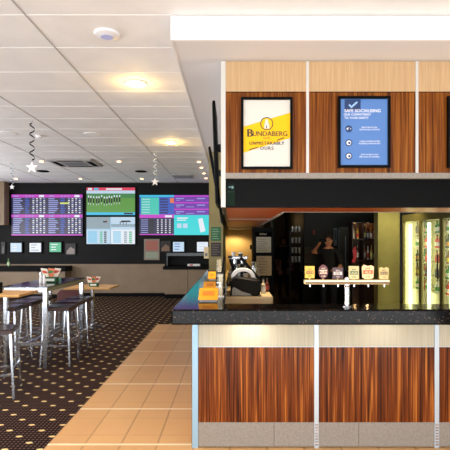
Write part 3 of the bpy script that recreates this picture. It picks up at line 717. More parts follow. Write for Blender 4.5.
# low dark back bar cabinet under taps
t = thing('under_bar_fridge', 'low black back bar cabinet behind the beer taps', 'cabinet', (2.2, 10.2, 0))
B().box(px(303, 9.9), 2.9, 9.95, 10.5, .1, .92).build('body', 'black', t)
B().box(px(303, 9.9), 2.9, 9.93, 10.5, .921, .95).build('worktop', 'darkmetal', t, bevel=.004)
B().box(px(303, 9.9)+.03, 2.87, 9.98, 10.45, 0, .099).build('plinth', 'blackmatte', t)

# fridge bank built along local +x, rotated into place
A0 = Vector((3.16, 8.62, 0)); dr = Vector((.1, -.995, 0)).normalized()
ang = math.atan2(dr.y, dr.x)
M['fridgeframe'] = mat('fridge_bronze_frame', (112, 104, 62), .35, .3)
M['fridgein'] = mat('fridge_lining', (236, 232, 190), .5)
M['fglass'] = mat('fridge_glass', (235, 240, 230), .03, alpha=.12, spec=1)
M['ftube'] = mat('fridge_tube', (245, 255, 200), .4, emit=5.5, emit_rgb=(250, 255, 196))
t = thing('display_fridge', 'three door glass display fridge glowing yellow at right of bar', 'fridge', (0, 0, 0))
L_, D_, Ht = .66, .6, 2.10
n = 3
B().box(0, L_*n, .05, D_, .0, .06).box(0, L_*n, D_-.03, D_, .06, Ht).box(0, .03, .05, D_-.03, .06, Ht).box(L_*n-.03, L_*n, .05, D_-.03, .06, Ht).box(.03, L_*n-.03, .05, D_-.03, Ht-.12, Ht).build('cabinet', 'fridgein', t)
B().box(-.01, L_*n, .0, .05, Ht-.08, Ht).box(-.01, L_*n, .0, .05, 0, .07).build('outer_frame', 'fridgeframe', t)
DISP = []
for k in range(n):
    u = k*L_
    f = B().box(u, u+.045, 0, .045, .07, Ht-.081).box(u+L_-.045, u+L_-.001, 0, .045, .07, Ht-.081).box(u+.045, u+L_-.045, 0, .045, Ht-.13, Ht-.081).box(u+.045, u+L_-.045, 0, .045, .07, .12)
    fd = f.build('door', 'fridgeframe', t)
    B().box(u+.045, u+L_-.045, .02, .024, .12, Ht-.13).build('glass_pane', 'fglass', fd)
    B().box(u+.05, u+L_-.05, .16, .17, .08, .735).build('lower_panel', 'fridgein', t)
    B().tube((u+L_-.07, -.02, 1.0), (u+L_-.07, -.02, 1.4), .01).tube((u+L_-.07, 0, 1.02), (u+L_-.07, -.02, 1.02), .008).tube((u+L_-.07, 0, 1.38), (u+L_-.07, -.02, 1.38), .008).build('door_handle', 'darkmetal', fd)
    B().tube((u+.12, .10, .12), (u+.12, .10, Ht-.17), .026).build('light_tube', 'ftube', t)
    for z in (.75, 1.0, 1.25, 1.5, 1.75):
        B().box(u+.17, u+L_-.06, .12, D_-.04, z-.008, z).build('shelf', 'fridgein', t)
t.location = A0; t.rotation_euler = (0, 0, ang)
Mx = Matrix.Translation(A0) @ Matrix.Rotation(ang, 4, 'Z')
pal = [((40, 140, 40), (230, 230, 220)), ((200, 120, 30), (220, 60, 30)), ((235, 235, 225), (80, 160, 60)), ((150, 100, 30), (240, 220, 60)), ((220, 60, 30), (245, 240, 230)), ((90, 60, 20), (60, 60, 50)), ((40, 90, 30), (230, 160, 40))]
for k in range(n):
    for si, z in enumerate((.75, 1.0, 1.25, 1.5, 1.75)):
        for j in range(5):
            u = k*L_+.21+.085*j
            P = Mx @ Vector((u, .19, z+.001))
            cl, lb = pal[(k*2+si*3+j//2) % 7]
            bottle(P.x, P.y, P.z, max(.19, .21+.015*((j+si) % 2)), .036, cl, lb, '%s bottle from the light tube on %s shelf of %s fridge door' % (['first', 'second', 'third', 'fourth', 'fifth'][j], ['lowest', 'second', 'third', 'fourth', 'top'][si], ['far', 'middle', 'near'][k]), 'drinks in the display fridge')

# ================= PEOPLE =================
def skin_body(name, J, E, root, cols, parent, level=2):
    me = bpy.data.meshes.new(name); names = list(J); idx = {n_: i for i, n_ in enumerate(names)}
    me.from_pydata([J[n_][0] for n_ in names], [(idx[a_], idx[b_]) for a_, b_ in E], [])
    o = bpy.data.objects.new(name, me); C.collection.objects.link(o)
    o.modifiers.new('s', 'SKIN')
    for i, n_ in enumerate(names):
        r = J[n_][1]; r = r if isinstance(r, tuple) else (r, r)
        me.skin_vertices[0].data[i].radius = r; me.skin_vertices[0].data[i].use_root = (n_ == root)
    ss = o.modifiers.new('u', 'SUBSURF'); ss.levels = level; ss.render_levels = level
    dg_ = bpy.context.evaluated_depsgraph_get(); dg_.update()
    m2 = bpy.data.meshes.new_from_object(o.evaluated_get(dg_)); bpy.data.objects.remove(o)
    m2.materials.clear()
    for q in ('skin', cols[0], cols[1], 'shoe'): m2.materials.append(M[q])
    pts = [(n_, Vector(J[n_][0])) for n_ in names]
    for p in m2.polygons:
        p.use_smooth = True; c_ = p.center
        nn = min(pts, key=lambda q: (q[1]-c_).length)[0]
        z = c_.z
        if nn == 'neckbase': mi = 1
        elif nn.startswith(('toe', 'ankle')): mi = 3
        elif nn.startswith(('hand', 'wrist', 'f_', 'head', 'neck', 'nose', 'jaw', 'ear', 'fore')): mi = 0
        elif z < .98 and not nn.startswith(('elbow', 'shoulder')): mi = 2
        else: mi = 1
        p.material_index = mi
    m2.name = name; o = bpy.data.objects.new(name, m2); C.collection.objects.link(o); o.parent = parent
    return o
def person(label, loc, rotz, armL, armR, cols):
    """faces local -y; armX = (elbow, wrist, hand direction)"""
    t = thing('person', label, 'person', loc)
    J = {'pelvis': ((0, 0, .95), (.15, .11)), 'waist': ((0, 0, 1.10), (.14, .10)), 'chest': ((0, 0, 1.30), (.17, .115)), 'neckbase': ((0, .01, 1.43), (.09, .08)), 'neck': ((0, 0, 1.50), .055),
         'jaw': ((0, -.02, 1.565), (.065, .075)), 'head': ((0, -.01, 1.64), (.078, .095)), 'headtop': ((0, 0, 1.70), (.06, .075)), 'nose': ((0, -.115, 1.61), .012), 'earL': ((.082, 0, 1.61), .016), 'earR': ((-.082, 0, 1.61), .016)}
    E = [('pelvis', 'waist'), ('waist', 'chest'), ('chest', 'neckbase'), ('neckbase', 'neck'), ('neck', 'jaw'), ('jaw', 'head'), ('head', 'headtop'), ('head', 'nose'), ('head', 'earL'), ('head', 'earR')]
    for s, sd, arm in ((1, 'L', armL), (-1, 'R', armR)):
        el, wr = Vector(arm[0]), Vector(arm[1]); hd = Vector(arm[2]).normalized()
        J['shoulder'+sd] = ((s*.19, 0, 1.40), .062); J['elbow'+sd] = (tuple(el), .045); J['fore'+sd] = (tuple(el.lerp(wr, .3)), .042)
        J['wrist'+sd] = (tuple(wr), .028); pm = wr+hd*.06; J['hand'+sd] = (tuple(pm), (.036, .02))
        E += [('neckbase', 'shoulder'+sd), ('shoulder'+sd, 'elbow'+sd), ('elbow'+sd, 'fore'+sd), ('fore'+sd, 'wrist'+sd), ('wrist'+sd, 'hand'+sd)]
        side = hd.cross(Vector(arm[3])).normalized(); cur = Vector(arm[3]).normalized()
        for k, (of, ln) in enumerate(((-.03, .07), (-.01, .08), (.01, .075), (.03, .06))):
            a_ = pm+side*of+hd*.035; b1 = a_+hd*ln*.5+cur*.01; b2 = b1+hd*ln*.3+cur*.03
            J['f_a%s%d' % (sd, k)] = (tuple(a_), .0095); J['f_b%s%d' % (sd, k)] = (tuple(b1), .0085); J['f_c%s%d' % (sd, k)] = (tuple(b2), .0075)
            E += [('hand'+sd, 'f_a%s%d' % (sd, k)), ('f_a%s%d' % (sd, k), 'f_b%s%d' % (sd, k)), ('f_b%s%d' % (sd, k), 'f_c%s%d' % (sd, k))]
        th = wr+hd*.03-side*.035; th2 = th-side*.02+hd*.03+cur*.01
        J['f_t'+sd] = (tuple(th), .011); J['f_u'+sd] = (tuple(th2), .009); E += [('wrist'+sd, 'f_t'+sd), ('f_t'+sd, 'f_u'+sd)]
        J['hip'+sd] = ((s*.10, 0, .88), .095); J['knee'+sd] = ((s*.11, -.02, .49), .062); J['calf'+sd] = ((s*.11, .01, .36), .056)
        J['ankle'+sd] = ((s*.11, .02, .075), .042); J['toe'+sd] = ((s*.12, -.13, .035), (.042, .034))
        E += [('pelvis', 'hip'+sd), ('hip'+sd, 'knee'+sd), ('knee'+sd, 'calf'+sd), ('calf'+sd, 'ankle'+sd), ('ankle'+sd, 'toe'+sd)]
    skin_body('body', J, E, 'pelvis', cols, t)
    OFF[t] = Vector((0, 0, 0))
    hr = B().ell((0, .022, 1.685), (.085, .098, .085), 0); hr.build('hair', 'hair', t)
    ey = B().ell((-.03, -.098, 1.64), (.012, .008, .008), 0, 8, 6).ell((.03, -.098, 1.64), (.012, .008, .008), 0, 8, 6)
    ey.build('eyes', 'blackmatte', t)
    t.rotation_euler = (0, 0, rotz); t.location = loc
    return t
p1 = person('person in black clothes standing far back in the dark doorway', (px(283.5, 13.5), 13.5, 0), math.radians(10),
            ((.24, .02, 1.12), (.22, -.12, .92), (0, -.1, -1), (0, -1, 0)), ((-.24, .02, 1.12), (-.22, -.12, .92), (0, -.1, -1), (0, -1, 0)), ('cloth', 'cloth'))
p2 = person('mirror reflection behind the taps, built as a person in black t-shirt raising a phone', (px(328.5, 9.6), 9.6, 0), math.radians(-20),
            ((.27, -.08, 1.12), (.20, -.30, 1.04), (-.4, -.9, .1), (-.2, -.2, -1)), ((-.33, -.12, 1.36), (-.17, -.25, 1.52), (.5, -.3, .9), (.6, -.3, 0)), ('cloth', 'cloth2'))  # solid figure standing in for a mirror reflection
ph = B().box(-.09, .05, -.005, .005, -.035, .035); o = ph.build('phone', 'black', bevel=.004, loc=(0, 0, 0))
o.location = (px(323.5, 9.25), 9.23, 1.63); o.rotation_euler = (0, 0, math.radians(-20))
tag(o, 'black phone held up by the reflected person behind the taps', 'phone')

# ================= BACK WALL SCREENS =================
YW = BW-.06
cd_ = {'mag': (200, 60, 200), 'navy': (34, 30, 70), 'navy2': (52, 48, 96), 'txt': (150, 160, 220), 'yel': (220, 230, 90), 'cyan': (40, 214, 218), 'cy2': (60, 190, 230), 'teal': (70, 200, 180), 'blue': (52, 90, 190),
       'pur': (110, 50, 170), 'grass': (90, 150, 60), 'grass2': (60, 130, 70), 'red': (220, 60, 90), 'wht': (230, 236, 245), 'sky': (150, 190, 215), 'dk': (20, 24, 30), 'track': (140, 160, 170), 'grn': (60, 180, 130), 'org': (230, 120, 70), 'ltb': (190, 215, 235)}
keys = list(cd_); E_ = [emis(k, cd_[k], .95) for k in keys]; K = {k: i for i, k in enumerate(keys)}
def tv(name, label, x0, y0, x1, y1, group=None, fr=.8, Y=YW, cat='television'):
    t = thing(name, label, cat, (px((x0+x1)/2, Y), Y, pz(y1, Y)), group)
    B().box(px(x0-fr, Y), px(x1+fr, Y), Y, Y+.055, pz(y1+fr, Y), pz(y0-fr, Y)).build('casing', 'black', t, bevel=.004)
    return t
class S(B):
    """screen drawing in photo-pixel units at plane Y"""
    def __init__(s, Y=YW-.003): super().__init__(); s.Y = Y; s.l = 0
    def r(s, x0, y0, x1, y1, k):
        s.l += 1; return s.fq(px(x0, s.Y), px(x1, s.Y), pz(y1, s.Y), pz(y0, s.Y), s.Y, K[k])
    def up(s): s.Y -= .0008; return s
def odds(s, x0, y0, x1, y1, rows=8):
    h = y1-y0; s.r(x0, y0, x1, y1, 'navy'); s.up(); s.r(x0, y0, x1, y0+3, 'mag'); s.up()
    s.r(x0+2, y0+1, x0+7, y0+2, 'txt'); s.r(x1-8, y0+.5, x1-3, y0+2.7, 'wht')
    for i in range(3): s.r(x0+14+i*3.2, y0+1.1, x0+16+i*3.2, y0+1.9, 'txt')
    for i in range(rows):
        yy_ = y0+3.8+(h-4.2)*i/rows
        s.r(x0+1.5, yy_, x0+1.5+random.uniform(6, 10.5), yy_+1.0, 'txt')
        s.r(x0+13.5, yy_, x0+13.5+random.uniform(3, 5), yy_+1.0, 'blue')
        for c_ in range(4): s.r(x0+21+c_*3.6, yy_, x0+22.8+c_*3.6, yy_+1.0, 'wht' if (i+c_) % 3 else 'txt')
t = tv('video_wall', 'large left race odds screen with magenta bands on black wall', 11.5, 194.5, 82.5, 235.5)
s = S(); odds(s, 11.5, 194.5, 47, 214.5); odds(s, 47, 194.5, 82.5, 214.5); odds(s, 11.5, 214.5, 47, 234.5); odds(s, 47, 214.5, 82.5, 234.5)
s.up(); s.r(60, 202.5, 69, 204, 'yel'); s.r(11.5, 234.3, 82.5, 235.5, 'mag'); s.build('display', E_, t)
t = tv('television', 'upper middle television showing horses racing on green turf', 86.5, 187.5, 135, 215)
s = S(); s.r(86.5, 187.5, 135, 215, 'grass'); s.up(); s.r(86.5, 187.5, 135, 190.5, 'red'); s.r(86.5, 190.5, 135, 193.5, 'ltb'); s.r(86.5, 193.5, 135, 198, 'grass2'); s.r(86.5, 212.3, 135, 215, 'cy2'); s.up()
s.r(88, 188, 92, 190, 'wht'); s.r(94, 188, 98.5, 190, 'cy2'); s.r(106, 188.3, 122, 189.8, 'wht'); s.r(124, 212.8, 133, 214.4, 'dk')
for i in range(13):
    x = 88+i*2.6+random.uniform(-.3, .3); y = 195+random.uniform(0, 2)
    s.r(x, y, x+1.1, y+2, 'wht'); s.r(x-.2, y+2, x+1.3, y+7, 'dk'); s.r(x+.2, y+7, x+.6, y+9, 'wht')
s.build('display', E_, t)
t = tv('television', 'lower middle television showing race track and result tables', 86.5, 217, 135, 244)
s = S(); s.r(86.5, 217, 135, 244, 'sky'); s.up(); s.r(86.5, 217, 110, 228.5, 'track'); s.r(111, 217, 135, 229.5, 'ltb'); s.r(111, 224, 135, 227, 'track'); s.r(86.5, 229.5, 110, 244, 'ltb'); s.r(111, 229.5, 135, 244, 'wht'); s.up()
s.r(103, 221, 107, 222.5, 'dk'); s.r(106, 220, 107, 221, 'red')
s.add([(px(119, s.Y), s.Y, pz(222.5, s.Y)), (px(131, s.Y), s.Y, pz(222, s.Y)), (px(130, s.Y), s.Y, pz(220.5, s.Y)), (px(122, s.Y), s.Y, pz(220.5, s.Y))], [(0, 1, 2, 3)], K['dk'])
for i in range(3): s.r(120+i*3, 222.5, 120.6+i*3, 224.5, 'dk')
for i in range(6):
    yy_ = 231.5+i*2
    s.r(88, yy_, 97, yy_+1, 'cy2'); s.r(113, yy_, 121, yy_+1, 'cy2')
    for k in range(2): s.r(100+k*4, yy_, 102.5+k*4, yy_+1.3, 'dk' if k else 'grn'); s.r(124+k*5, yy_, 127+k*5, yy_+1.3, 'grn' if k else 'track')
s.build('display', E_, t)
t = tv('video_wall', 'right four panel screen wall with teal table and cyan advert', 139.5, 195, 208.8, 235, fr=.5)
s = S(); s.r(139.5, 195, 174, 215, 'blue'); s.r(174, 195, 208.8, 215, 'pur'); s.r(139.5, 215, 174, 235, 'navy'); s.r(174, 215, 208.8, 235, 'cyan'); s.up()
s.r(139.5, 195, 174, 197, 'cy2'); s.r(141, 197.5, 159, 214.5, 'teal'); s.r(170, 198, 174, 203, 'org'); s.r(139.5, 214.5, 174, 218, 'mag'); s.r(139.5, 234, 174, 235, 'mag')
for k in range(3): s.r(174, 195.5+k*6.6, 208.8, 196.7+k*6.6, 'mag')
s.up()
for i in range(6):
    s.r(142, 199+i*2.6, 150, 199.7+i*2.6, 'ltb'); s.r(160, 198.5+i*2.7, 168, 200+i*2.7, 'navy2')
for k in range(3):
    s.r(176, 198+k*6.6, 184, 199+k*6.6, 'txt'); s.r(176, 200+k*6.6, 180, 200.6+k*6.6, 'txt'); s.r(197, 198+k*6.6, 205, 199+k*6.6, 'txt'); s.r(186, 200+k*6.6, 194, 200.6+k*6.6, 'txt')
for i in range(7):
    s.r(141, 219.5+i*2.1, 148, 220.2+i*2.1, 'txt'); s.r(149, 219.3+i*2.1, 154, 221+i*2.1, 'dk')
    for k in range(4): s.r(157+k*4, 219.5+i*2.1, 158.6+k*4, 220.4+i*2.1, 'wht')
s.r(165, 215.2, 172, 217.3, 'wht')
s.r(177, 217.5, 188, 218.7, 'wht'); s.r(177, 219.7, 186, 220.6, 'wht'); s.r(177, 223.5, 181.5, 228, 'ltb'); s.r(183, 223.5, 187.5, 228, 'ltb')
s.add([(px(198, s.Y), s.Y, pz(219, s.Y)), (px(202.5, s.Y), s.Y, pz(218, s.Y)), (px(205.5, s.Y), s.Y, pz(231, s.Y)), (px(200.5, s.Y), s.Y, pz(232.5, s.Y))], [(3, 2, 1, 0)], K['wht'])
s.build('display', E_, t)
def small(label, x0, y0, x1, y1, bg, det, group='small betting terminals under the screens'):
    t = tv('small_monitor', label, x0, y0, x1, y1, group, 1.3, cat='monitor')
    s = S(); s.r(x0, y0, x1, y1, bg); s.up()
    for i in range(3): s.r(x0+1.5, y0+1.6+i*2.6, x0+(x1-x0)*random.uniform(.5, .85), y0+2.4+i*2.6, det)
    s.build('display', E_, t)
small('small white monitor under left end of the odds screen', 10.5, 243, 21.5, 252, 'ltb', 'wht')
small('small white monitor between blank and green ones', 29.5, 243, 41, 252, 'wht', 'track')
small('small green monitor under right end of the odds screen', 49.5, 242.5, 61, 252, 'grn', 'wht')
small('small white and blue monitor above the betting desk', 173, 242, 184, 251.5, 'ltb', 'blue')
small('small white monitor beside the olive pier', 197, 242, 208, 251.5, 'wht', 'ltb')
def wallpic(label, x0, y0, x1, y1, c1, c2, nm='picture'):
    b = B().box(px(x0, YW), px(x1, YW), YW, YW+.059, pz(y1, YW), pz(y0, YW)); a = px(x0+1, YW); d_ = px(x1-1, YW)
    zz0, zz1 = pz(y1-1, YW), pz(y0+1, YW)
    b.poly([(a, zz0), (d_, zz0), (d_, zz0+(zz1-zz0)*.5), ((a+d_)/2, zz0+(zz1-zz0)*.75), (a, zz0+(zz1-zz0)*.3)], YW-.001, 1)
    return tag(b.build(nm, [mat('pic_%d_%d' % (c1[0], x0), c1, .5), mat('pic2_%d_%d' % (c2[0], x0), c2, .5)]), label, 'picture')
wallpic('small dark picture right of the green monitor', 65.5, 243.5, 75.5, 255, (30, 26, 26), (150, 140, 135))
wallpic('small dark picture left of the white and blue monitor', 160.5, 241, 170.5, 252, (28, 22, 22), (130, 100, 80))
wallpic('small grey picture at far left end of black wall', 1, 242, 5, 254, (40, 40, 40), (110, 110, 110))
b = B().box(px(144, YW), px(159.5, YW), YW, YW+.059, pz(260, YW), pz(239, YW)).fq(px(145.5, YW), px(158, YW), pz(250.5, YW), pz(240.5, YW), YW-.001, 1).fq(px(145.5, YW), px(158, YW), pz(258.5, YW), pz(252, YW), YW-.001, 2)
tag(b.build('wall_notice', [mat('notice_grey', (140, 132, 120), .6), mat('notice_red', (170, 104, 92), .6), mat('notice_pale', (150, 160, 140), .6)]), 'faded red and grey notice left of the betting desk', 'notice')
# betting desks
YD = 13.1
t = thing('betting_desk', 'taupe betting desk with black top beside the olive pier', 'desk', (px(186, YD), YD+.25, 0))
B().box(px(163, YD), -.43, YD-.02, BW-.08, pz(269.5, YD)-.0, pz(266.3, YD)).build('desk_top', 'black', t, bevel=.008)
B().box(px(164.5, YD), px(187.5, YD), YD+.03, BW-.08, .12, pz(269.6, YD)).box(px(188, YD), -.43, YD+.03, BW-.08, .12, pz(269.6, YD)).build('desk_front', 'wains', t)
B().box(px(165, YD), -.44, YD+.07, BW-.08, 0, .119).build('plinth', 'black', t)
b = B().box(px(166.5, 13.35), -.43, 13.35, BW-.001, pz(256, 13.35), pz(253, 13.35)).box(px(166.5, 13.35), px(167.5, 13.35), 13.36, BW-.001, pz(266, 13.2), pz(256.1, 13.35))
tag(b.build('wall_shelf', mat('charcoal_shelf', (70, 78, 84), .3)), 'charcoal ledge above the betting desk top', 'shelf')
b = B().box(px(187.5, 13.2), px(200, 13.2), 13.15, 13.3, pz(266.2, YD), pz(266.2, YD)+.06); b.box(px(190, 13.2), px(193, 13.2), 13.148, 13.15, pz(266.2, YD)+.01, pz(266.2, YD)+.05, 1)
tag(b.build('leaflet_tray', ['plasticwhite', mat('leaflet_red', (220, 70, 60), .5)]), 'white tray of red leaflets on the betting desk', 'tray')
b = B().box(-7.5, px(66, YD), YD, BW-.08, pz(268, YD)-.03, pz(267, YD)+.0)
t = thing('betting_ledge', 'long black ledge with taupe front below left small monitors', 'ledge', (px(20, YD), YD+.25, 0))
B().box(-7.5, px(66, YD), YD-.02, BW-.08, pz(271.5, YD), pz(266.5, YD)).build('ledge_top', 'black', t, bevel=.006)
B().box(-7.5, px(64.5, YD), YD+.03, BW-.08, .12, pz(271.6, YD)).build('ledge_front', 'wains', t)
B().box(-7.5, px(64, YD), YD+.07, BW-.08, 0, .119).build('plinth', 'black', t)
bottle(px(8.5, 13.2), 13.2, pz(266.5, YD)+.001, .24, .04, (70, 130, 60), (200, 220, 180), 'green bottle standing on black ledge at far left', None)

# ================= CEILING FITTINGS =================
def ceilpos(x, y, z=CZ): Y = F*(z-H)/(VY-y); return px(x, Y), Y
warm = (1, .72, .38)
M['lamp'] = mat('downlight_lamp', (255, 240, 200), .4, emit=9, emit_rgb=(255, 226, 160))
M['lampfar'] = mat('downlight_far', (255, 230, 190), .4, emit=6, emit_rgb=(255, 190, 140))
def downlight(x, y, r, label, power, big):
    X, Y = ceilpos(x, y)
    t = thing('downlight', label, 'downlight', (X, Y, CZ-.02), 'round ceiling downlights')
    B().lathe((X, Y, CZ-.016), [(r*.86, 0), (r*1.15, .004), (r*1.2, .0105), (r*.86, .0106), (r*.86, 0)], 28).build('bezel', 'plasticwhite', t)
    B().lathe((X, Y, CZ-.022), [(r*.3, -.012 if big else 0), (r*.7, -.004 if big else .001), (r*.85, .006), (r*.85, .015)], 28).build('lamp', 'lamp' if big else 'lampfar', t)
    if big: point('downlight_glow', (X, Y, CZ-.075), power, (1, .62, .18), .04)
    else: spot('downlight_beam', (X, Y, CZ-.05), power, (1, .75, .5), 130, .6, .05)
downlight(136, 83, .10, 'lit round downlight nearest the camera', 9, True)
downlight(171, 142, .10, 'lit round downlight nearer the soffit edge', 9, True)
nm = [((41.5, 161), 'small downlight left of the ceiling cassette'), ((119, 161), 'small downlight right of the ceiling cassette'), ((16, 178.5), 'leftmost small downlight just before black wall'),
      ((80.5, 178.5), 'small downlight before black wall above odds screen'), ((142, 178.5), 'small downlight before black wall between middle and right screens')]
for (p, l) in nm: downlight(p[0], p[1], .055, l, 7, False)
for i, p in enumerate(((199, 161.5), (201.5, 167.3), (204, 173), (206, 178))):
    downlight(p[0], p[1], .05, '%s of four small downlights in line beside soffit' % ['nearest', 'second nearest', 'third nearest', 'farthest'][i], 4, False)
X, Y = ceilpos(107, 33)
t = thing('access_point', 'white round wireless unit with pale blue centre on ceiling', 'access point', (X, Y, CZ-.03))
B().lathe((X, Y, CZ-.035), [(.0, 0), (.03, .0), (.06, .002), (.10, .014), (.108, .028), (.1, .0349)], 32).build('housing', 'plasticwhite', t)
B().lathe((X, Y, CZ-.0378), [(.0, 0), (.045, 0), (.05, .0012), (.05, .0026), (.0, .0026)], 32).build('blue_centre', mat('pale_blue_ring', (190, 200, 250), .4), t)
for (x, y, l) in ((8, 133, 'round ceiling speaker at left edge'), (93, 134, 'round ceiling speaker above the cassette')):
    X, Y = ceilpos(x, y); tag(B().lathe((X, Y, CZ-.014), [(.09, 0), (.13, .003), (.15, .0139)], 28).build('ceiling_speaker', 'tbar2'), l, 'speaker', 'round ceiling speakers')
for (x, y, l) in ((43, 171, 'dark vent slot left of middle downlights'), (141, 171.2, 'dark vent slot above right screens')):
    X, Y = ceilpos(x, y); b = B().lathe((X, Y, CZ-.02), [(.10, 0), (.14, .006), (.15, .0199)], 24); tag(b.build('ceiling_vent', 'blackmatte'), l, 'vent', 'dark round vents')
X, Y = ceilpos(39, 135.5); b = B().lathe((X, Y, CZ-.05), [(.02, 0), (.045, .01), (.05, .04), (.06, .049)], 20); tag(b.build('motion_sensor', 'plasticwhite'), 'small white sensor on ceiling above the hanging star', 'sensor')
# cassette
X0, Y1 = ceilpos(56, 166); X1, _ = ceilpos(96, 166); Y0 = ceilpos(0, 159)[1]
X0, X1 = px(54, 10.2), px(97, 10.2)
t = thing('air_conditioner', 'square ceiling air conditioning cassette with dark slots', 'air conditioner', ((X0+X1)/2, 10.2, CZ-.03))
B().box(X0, X1, 9.75, 10.65, CZ-.03, CZ-.007).build('panel', 'tbar', t, bevel=.006)
B().box(X0+.24, X1-.24, 9.99, 10.41, CZ-.036, CZ-.0301).build('grille', 'plasticgrey', t)
for (a_, b_, c_, d_) in ((X0+.05, X0+.15, 9.9, 10.5), (X1-.15, X1-.05, 9.9, 10.5), (X0+.2, X1-.2, 9.80, 9.88), (X0+.2, X1-.2, 10.52, 10.6)):
    B().box(a_, b_, c_, d_, CZ-.034, CZ-.0301).build('air_slot', 'blackmatte', t)
Xa, Xb = px(173, 12.3), px(193, 12.3)
t = thing('return_air_grille', 'flat pale return air grille near four downlights', 'grille', ((Xa+Xb)/2, 12.3, CZ-.02))
B().box(Xa, Xb, 12.0, 12.6, CZ-.02, CZ-.007).build('frame', 'tbar', t)
b = B()
for k in range(6): b.box(Xa+.03, Xb-.03, 12.05+k*.09, 12.09+k*.09, CZ-.024, CZ-.0201)
b.build('slats', 'plasticgrey', t)
# hanging stars with spiral streamers
def star(x, ytop, ybot, lab, m, r=.10):
    Y = F*(CZ-H)/(VY-ytop); X = px(x, Y); zb_ = pz(ybot, Y)
    t = thing('star_streamer', lab, 'decoration', (X, Y, zb_-r), 'hanging star streamers')
    sp_ = B(); pts = []
    Ln = CZ-.008-zb_-r
    nn = 60
    for i in range(nn+1):
        u = i/nn; a_ = u*2*math.pi*4.5; rr_ = .035 if .1 < u < .95 else .005
        pts.append((X+rr_*math.cos(a_), Y+rr_*math.sin(a_), CZ-.008-Ln*u))
    for a_, b_ in zip(pts, pts[1:]):
        sp_.add([a_, b_, (b_[0], b_[1], b_[2]-.022), (a_[0], a_[1], a_[2]-.022)], [(0, 1, 2, 3)])
    sp_.build('spiral_ribbon', 'darkmetal' if m == 0 else 'alu', t)
    st = []
    for i in range(10):
        a_ = math.pi/2+i*math.pi/5; rr_ = r if i % 2 == 0 else r*.42
        st.append((X+rr_*math.cos(a_), zb_+rr_*math.sin(a_)))
    B().prism(st, 'y', Y-.006, Y+.006).build('star', 'plasticwhite' if m != 2 else 'alu', t)
star(32, 118, 167.5, 'silver star hanging on dark spiral ribbon near ceiling sensor', 0, .09)
star(12, 160, 187, 'small star streamer hanging in front of black wall at left', 1, .06)
star(155, 150, 182, 'star streamer hanging above the right screen wall', 1, .08)

# ================= TABLES AND STOOLS =================
TZ = 1.035
t = thing('bar_table', 'long high table with glossy dark top and metal legs', 'table', (-2.62, 6.62, 0))
ta, tb, ya, yb_ = -2.93, -2.33, 5.85, 7.35
M['glosstop'] = mat('glossy_dark_top', (24, 20, 30), .10, spec=1)
B().box(ta, tb, ya, yb_, TZ-.016, TZ).build('tabletop', 'glosstop', t, bevel=.004)
B().box(ta+.03, tb-.03, ya+.03, ya+.07, TZ-.07, TZ-.0165).box(ta+.03, tb-.03, yb_-.07, yb_-.03, TZ-.07, TZ-.0165).box(ta+.03, ta+.07, ya+.07, yb_-.07, TZ-.07, TZ-.0165).box(tb-.07, tb-.03, ya+.07, yb_-.07, TZ-.07, TZ-.0165).build('apron', 'chrome', t)
for x in (ta+.05, tb-.05):
    for y in (ya+.05, yb_-.05): B().box(x-.025, x+.025, y-.025, y+.025, 0, TZ-.0705).build('leg', 'chrome', t)
for y in (ya+.05, yb_-.05): B().box(ta+.076, tb-.076, y-.015, y+.015, .28, .32).build('foot_rail', 'chrome', t)
B().box((ta+tb)/2-.015, (ta+tb)/2+.015, ya+.0655, yb_-.0655, .285, .315).build('foot_rail', 'chrome', t)
# wood table cut by left frame edge
t = thing('wooden_bar_table', 'high beech topped table cut off at left edge', 'table', (-2.9, 5.2, 0))
B().box(-3.5, px(19, 5.0), 5.0, 5.5, 1.0, 1.03).build('tabletop', 'tableWood', t, bevel=.005)
for x in (-2.66, -3.4): B().box(x-.016, x+.016, 5.41, 5.442, 0, .9995).build('leg', 'chrome', t)
for x in (-3.4,): B().box(x-.022, x+.022, 5.04, 5.084, 0, .9995).build('leg', 'chrome', t)
# low cafe table behind
t = thing('cafe_table', 'low beech cafe table behind the high dark table', 'table', (-2.66, 8.9, 0))
B().box(px(62, 8.4)+.02, px(109, 8.4), 8.45, 9.15, .73, .76).build('tabletop', 'tableWood', t, bevel=.005)
B().tube((-2.66, 8.8, .02), (-2.66, 8.8, .7295), .035).build('pedestal', 'chrome', t)
B().bar((-2.93, 8.8, .01), (-2.39, 8.8, .01), .05, .02).bar((-2.66, 8.53, .0102), (-2.66, 9.07, .0102), .05, .02).build('cross_base', 'chrome', t)
# stool
def make_stool(label):
    t = thing('bar_stool', label, 'stool', (0, 0, 0), 'chrome stools around the high table')
    w_, hz = .17, .76
    B().box(-w_, w_, -w_, w_, hz-.055, hz-.012).build('seat_rim', 'leather', t, bevel=.008)
    B().box(-w_+.012, w_-.012, -w_+.012, w_-.012, hz-.0119, hz).build('seat_pad', 'seatscreentint', t, bevel=.005)
    for sx_ in (-1, 1):
        for sy_ in (-1, 1):
            B().bar((sx_*(w_-.02), sy_*(w_-.02), hz-.0555), (sx_*(w_+.02), sy_*(w_+.02), 0), .022, .022).build('leg', 'chrome', t)
    for sy_ in (-1, 1): B().bar((-w_-.0, sy_*(w_+.008), .26), (w_+.0, sy_*(w_+.008), .26), .018, .018).build('footrest', 'chrome', t)
    for sx_ in (-1, 1): B().bar((sx_*(w_+.003), -w_+.015, .32), (sx_*(w_+.003), w_-.015, .32), .018, .018).build('footrest', 'chrome', t)
    return t
st0 = make_stool('chrome stool on right side of high table, nearest camera')
st0.location = (-2.28, 6.14, 0)
rl = -2.28
dup(st0, (-2.32, 6.61, 0), 'chrome stool on right side of high table, middle one'); dup(st0, (-2.33, 7.04, 0), 'chrome stool on right side of high table, farthest')
